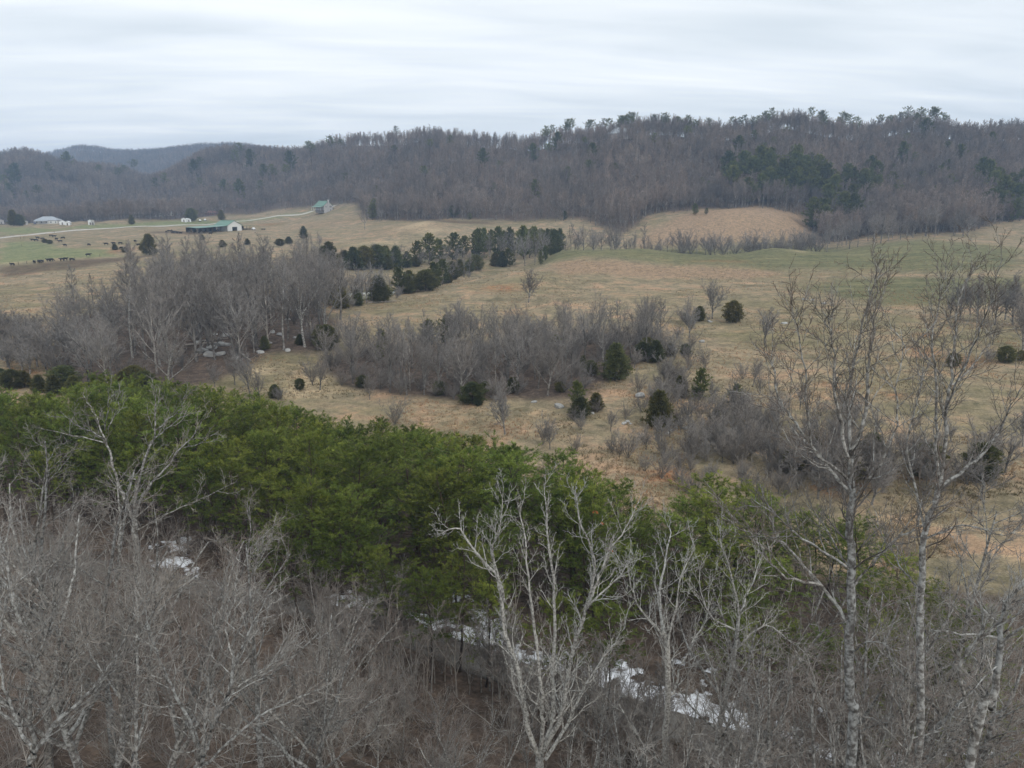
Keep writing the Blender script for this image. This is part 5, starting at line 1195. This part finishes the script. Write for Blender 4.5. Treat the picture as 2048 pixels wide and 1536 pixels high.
pickup(410, 442, 5, M['paint_white'], 'second white pickup farther along the wood edge behind the barn', 400)
def tractor():
    loc = at(396, 461, 300); e = empty('tractor', loc, facing(loc, 70)); tag(e, 'small yellow tractor by the left end of the barn shed', 'tractor')
    MB().box(-.4, 1.9, -.4, .4, .8, 1.5).build('hood', M['paint_yellow'], e); MB().box(-1.5, -.42, -.6, .6, .9, 2.5).build('cab', M['paint_yellow'], e)
    for x, r in ((-1.1, .8), (1.5, .5)):
        for y in (-.85, .85): MB().cyl((x, y-.2, r), (x, y+.2, r), r, 12).build('wheel', M['rubber'], e)
tractor()
def trailer():
    loc = at(527, 460, 300); e = empty('flat_trailer', loc, facing(loc, 80)); tag(e, 'low flat farm trailer on the pasture right of the white pickup', 'trailer')
    MB().box(-3.2, 3.2, -1.1, 1.1, .7, .9).box(3.2, 4.6, -.1, .1, .72, .85).build('bed', M['wood_old'], e)
    for x in (-.5, .5):
        for y in (-1.0, 1.0): MB().cyl((x, y-.12, .38), (x, y+.12, .38), .38, 12).build('wheel', M['rubber'], e)
trailer()
# ------------------------------------------------------------------ cattle
def cow_mesh(head_down):
    vs_ = [(0,0,1.05), (.55,0,1.08), (-.55,0,1.08), (-.85,0,1.12), (.85,0,1.12), (1.12,0,1.18 if not head_down else .95)]
    es = [(0,1),(0,2),(2,3),(1,4),(4,5)]; rad = [.40,.40,.38,.28,.30,.17]
    hx = [(1.35,0,1.32),(1.62,0,1.18)] if not head_down else [(1.38,0,.55),(1.52,0,.22)]
    vs_ += hx; es += [(5,6),(6,7)]; rad += [.15,.09]
    for x, par in ((.68,1),(-.72,3)):
        for y in (-.22,.22):
            b = len(vs_); vs_ += [(x,y,.72),(x+.03,y,.40),(x,y,.05)]; rad += [.15,.085,.065]; es += [(par,b),(b,b+1),(b+1,b+2)]
    b = len(vs_); vs_ += [(-1.08,0,1.15),(-1.14,0,.55)]; rad += [.05,.04]; es += [(3,b),(b,b+1)]
    for y in (-.2,.2): b = len(vs_); vs_ += [(hx[0][0]-.05,y,hx[0][2]+.08)]; rad += [.05]; es += [(6,b)]
    me = bpy.data.meshes.new('cow'); me.from_pydata(vs_, es, []); o = bpy.data.objects.new('cow_tmp', me); COL.objects.link(o)
    sk = o.modifiers.new('s', 'SKIN'); 
    for i, r in enumerate(rad): me.skin_vertices[0].data[i].radius = (r, r)
    me.skin_vertices[0].data[0].use_root = True
    o.modifiers.new('u', 'SUBSURF').levels = 1
    dg = bpy.context.evaluated_depsgraph_get(); m2 = bpy.data.meshes.new_from_object(o.evaluated_get(dg)); m2.name = 'cow'
    bpy.data.objects.remove(o); m2.materials.clear(); m2.materials.append(M['cow']); return m2
COWS = [cow_mesh(False), cow_mesh(True)]
c2 = [(447,555),(495,560),(515,530),(582,540),(700,497),(740,505),(772,545),(863,530),(825,575),(890,630),(1215,622),(1452,612),(1553,603),(1645,605),(1848,573),(1895,628),(1660,670),(1207,767)]
c3 = [(470,862),(540,860),(565,855),(670,838),(700,835),(853,830),(893,822),(983,830),(175,898)]
c4 = [(990,624),(1005,622),(1020,630),(1035,632),(1048,634),(1058,636),(975,630),(1012,634),(1160,637),(1232,640)]
for lst, sx, sy, ox, oy, lab, grp in ((c2, 6.827, 6.827, 0, 400, 'black cow grazing on the open pasture left of the barn', 'cattle grazing left of the barn'), (c3, 6.827, 6.827, 0, 400, 'black cow standing in line on the muddy strip at the field fence', 'cattle lined along the muddy strip'), (c4, 2.926, 2.926, 0, 250, 'black cow in the herd bunched on the mud below the barn', 'cattle bunched below the barn')):
    for i, (x, y) in enumerate(lst):
        loc = at(ox+x/sx, oy+y/sy+1, 200); o = link('cow', COWS[(i*7+i//3) % 2], None); o.location = loc; o.rotation_euler = (0, 0, RNG.choice([0, math.pi])+RNG.gauss(0, .5)); o.scale = (1.15,)*3; tag(o, lab, 'cow', grp)
# ------------------------------------------------------------------ stones, logs, posts
def rock_mesh(seed):
    rng = np.random.default_rng(seed)
    import bmesh
    bm = bmesh.new(); bmesh.ops.create_icosphere(bm, subdivisions=2, radius=1)
    ax = rng.normal(0, 1, (7, 3)); ax /= np.linalg.norm(ax, axis=1, keepdims=True); cut = rng.uniform(.55, .85, 7)
    for v in bm.verts:
        p = np.array(v.co)
        for a, c in zip(ax, cut):
            t = p@a
            if t > c: p = p - a*(t-c)*.9
        v.co = p*np.array([1, .8, .55])
    me = bpy.data.meshes.new('rock'); bm.to_mesh(me); bm.free(); me.materials.append(M['rock']); return me
ROCKS = [rock_mesh(i) for i in range(5)]
def rock(x, y, s, label, group=None):
    o = link('rock', ROCKS[RNG.randrange(5)]); z = float(ground(x, y)); o.location = (x, y, z+.1*s); o.scale = (s, s, s*RNG.uniform(.7, 1.1)); o.rotation_euler = (RNG.gauss(0, .15), RNG.gauss(0, .15), rot()); tag(o, label, 'rock', group)
for u, v, s in ((425,695,1.6),(440,692,1.4),(455,690,1.2),(405,704,1.6),(420,712,1.8),(440,710,1.5),(455,648,1.5),(450,672,1.2),(520,703,1.0),(470,716,1.3),(480,712,1.1),(560,670,1.0),(545,668,.9),(575,700,.9),(600,690,1.0),(605,680,.8),(540,690,.8),(590,674,.7),(395,690,1.0),(430,668,.9),(575,640,.9),(585,620,.9)):
    x, y, _ = at(u, v+RNG.uniform(-3, 3)); rock(x, y, s, 'pale grey boulder on the leafy floor of the rocky wood', 'boulders of the rocky wood')
for u, v, s, lab in ((1118,815,1.1,'rounded grey boulder left of the wide meadow evergreen'),(1280,794,1.2,'grey boulder alone above the yellowish cone cedar'),(1068,806,.7,'pale stone before the thicket near the grey boulder'),(900,555,1.4,'white stones at the end of the evergreen hedge'),(1608,600,.9,'white rock on the pasture crest by the tiny sapling'),(1625,601,.7,'flat white rock right of the pasture crest sapling'),(1648,608,.9,'white rock left of the dense little crest tree'),(1568,648,1.0,'grey flat rock on the pasture slope'),(1404,684,.9,'dark grey rock beside low pasture bushes'),(1420,644,.9,'pale rock under the spreading pasture tree')):
    x, y, _ = at(u, v); rock(x, y, s, lab)
for u, v in ((1330,855),(1345,850),(1352,856),(1340,862),(1360,848),(1325,862),(1370,858),(1380,866),(1256,845),(1262,850),(1248,848),(1350,700),(1305,700),(1185,828),(1335,868),(1240,741),(1255,745)):
    x, y, _ = at(u, v); rock(x, y, RNG.uniform(.35, .7), 'small pale stone strewn about the lower meadow cedars', 'stones about the lower meadow cedars')
def log(u, v, L, deg, r, label):
    x, y, _ = at(u, v); rng = random.Random(int(u)); n = 7; a = R(deg); P = []
    for i in range(n): t = i/(n-1)-.5; xx = x+math.cos(a)*L*t; yy = y+math.sin(a)*L*t; P.append((xx+rng.gauss(0, .06), yy+rng.gauss(0, .06), float(ground(xx, yy))+r*.9+.1))
    base = P[0]; pts_ = [tuple(p[k]-base[k] for k in range(3)) for p in P]
    e = empty('fallen_log', base); tag(e, label, 'log'); link('trunk', tubes('trunk', [(pts_, [r*(1-.5*i/(n-1)) for i in range(n)], None)], 8, True), e, M['log'])
    br = [shoot(rng, pts_[i], _nrm(rng.gauss(0, 1), rng.gauss(0, 1), .9), rng.uniform(.8, 2), r*.35, .02, 4, .2, .05) for i in range(3, n)]
    link('branch_stubs', tubes('branch_stubs', br, 5), e, M['log'])
log(490, 717, 7, -50, .22, 'pale fallen log pointing out of the rocky wood onto the clearing')
log(412, 690, 9, 12, .25, 'long grey log lying across boulders in the rocky wood')
log(425, 682, 7, 25, .2, 'thinner log crossing behind the grey boulders')
log(765, 606, 9, 18, .2, 'pale log at the foot of the hedge by the pond')
log(975, 440, 10, 5, .3, 'pale downed trunk at the foot of the wooded hill')
for k, (u, v) in enumerate([(20+i*17, 531-i*1.5) for i in range(7)] + [(41,478),(48,477),(43,493),(109,466),(290,463),(150,519),(200,514)]):
    loc = at(u, v, 200); o = MB().cyl((0,0,-.3), (0,0,1.35), .10, 7).cyl((0,0,1.35), (0,0,1.45), .06, 7).build('fence_post', M['wood_old']); o.location = loc; o.rotation_euler = (RNG.gauss(0, .04), RNG.gauss(0, .04), 0)
    tag(o, 'weathered fence post on the cattle pasture', 'fence post', 'fence posts of the cattle pasture')
# ------------------------------------------------------------------ dry grass
def grass():
    rng = np.random.default_rng(12); n = 75000
    th = rng.uniform(-.76, .76, n); d = np.exp(rng.uniform(math.log(58), math.log(330), n)); x = th*d
    ok = fbm(x/14, d/14, 91, 3) > -.02
    for p in WOODS.values(): ok &= ~in_poly(x, d, p)
    x, d = x[ok], d[ok]; z = ground(x, d); n = len(x); bl = 5
    P = np.repeat(np.stack([x, d, z-.03], 1), bl, 0) + np.concatenate([rng.normal(0, .14, (n*bl, 2)), np.zeros((n*bl, 1))], 1)
    D = np.concatenate([rng.normal(0, .45, (n*bl, 2)), np.ones((n*bl, 1))], 1); D /= np.linalg.norm(D, axis=1, keepdims=True)
    W = np.cross(D, rng.normal(0, 1, (n*bl, 3))); W /= np.linalg.norm(W, axis=1, keepdims=True)
    h = rng.uniform(.18, .55, (n*bl, 1)); w = rng.uniform(.03, .07, (n*bl, 1))
    Vv = np.stack([P-W*w, P+W*w, P+D*h], 1).reshape(-1, 3)
    ti = np.repeat(np.clip(.5+fbm(x/10, d/10, 15, 3)*1.4+rng.normal(0, .15, n), 0, 1), bl*3)
    m, nd, lk, b = new_mat('dry_grass', .9, .1)
    lk.new(n_ramp(nd, lk, n_attr(nd, 'tint'), [(0, (.13, .115, .065)), (.35, (.24, .19, .12)), (.65, (.36, .27, .17)), (1, (.34, .19, .11))]), b.inputs['Base Color'])
    tag(link('dry_grass', np_mesh('dry_grass', Vv, tris=np.arange(n*bl*3).reshape(-1, 3), attrs={'tint': ti}), None, m), 'dry tan grass tufts over the meadows', 'grass', kind='stuff')
grass()
# ------------------------------------------------------------------ air
hz_me = MB().box(-5600, 5600, -260, 4300, float(_gz.min())-30, float(max(TZ.max()+60, 260))).mesh('haze')
hm = bpy.data.materials.new('haze_air'); hm.use_nodes = True; hm.node_tree.nodes.clear()
ho = hm.node_tree.nodes.new('ShaderNodeOutputMaterial'); hv = hm.node_tree.nodes.new('ShaderNodeVolumePrincipled')
hv.inputs['Color'].default_value = (.50, .70, 1, 1); hv.inputs['Density'].default_value = .00026; hv.inputs['Anisotropy'].default_value = 0.0
hm.node_tree.links.new(hv.outputs[0], ho.inputs['Volume'])
haze = link('haze', hz_me, None, hm); tag(haze, 'thin bluish air over the whole valley', 'haze', kind='stuff')
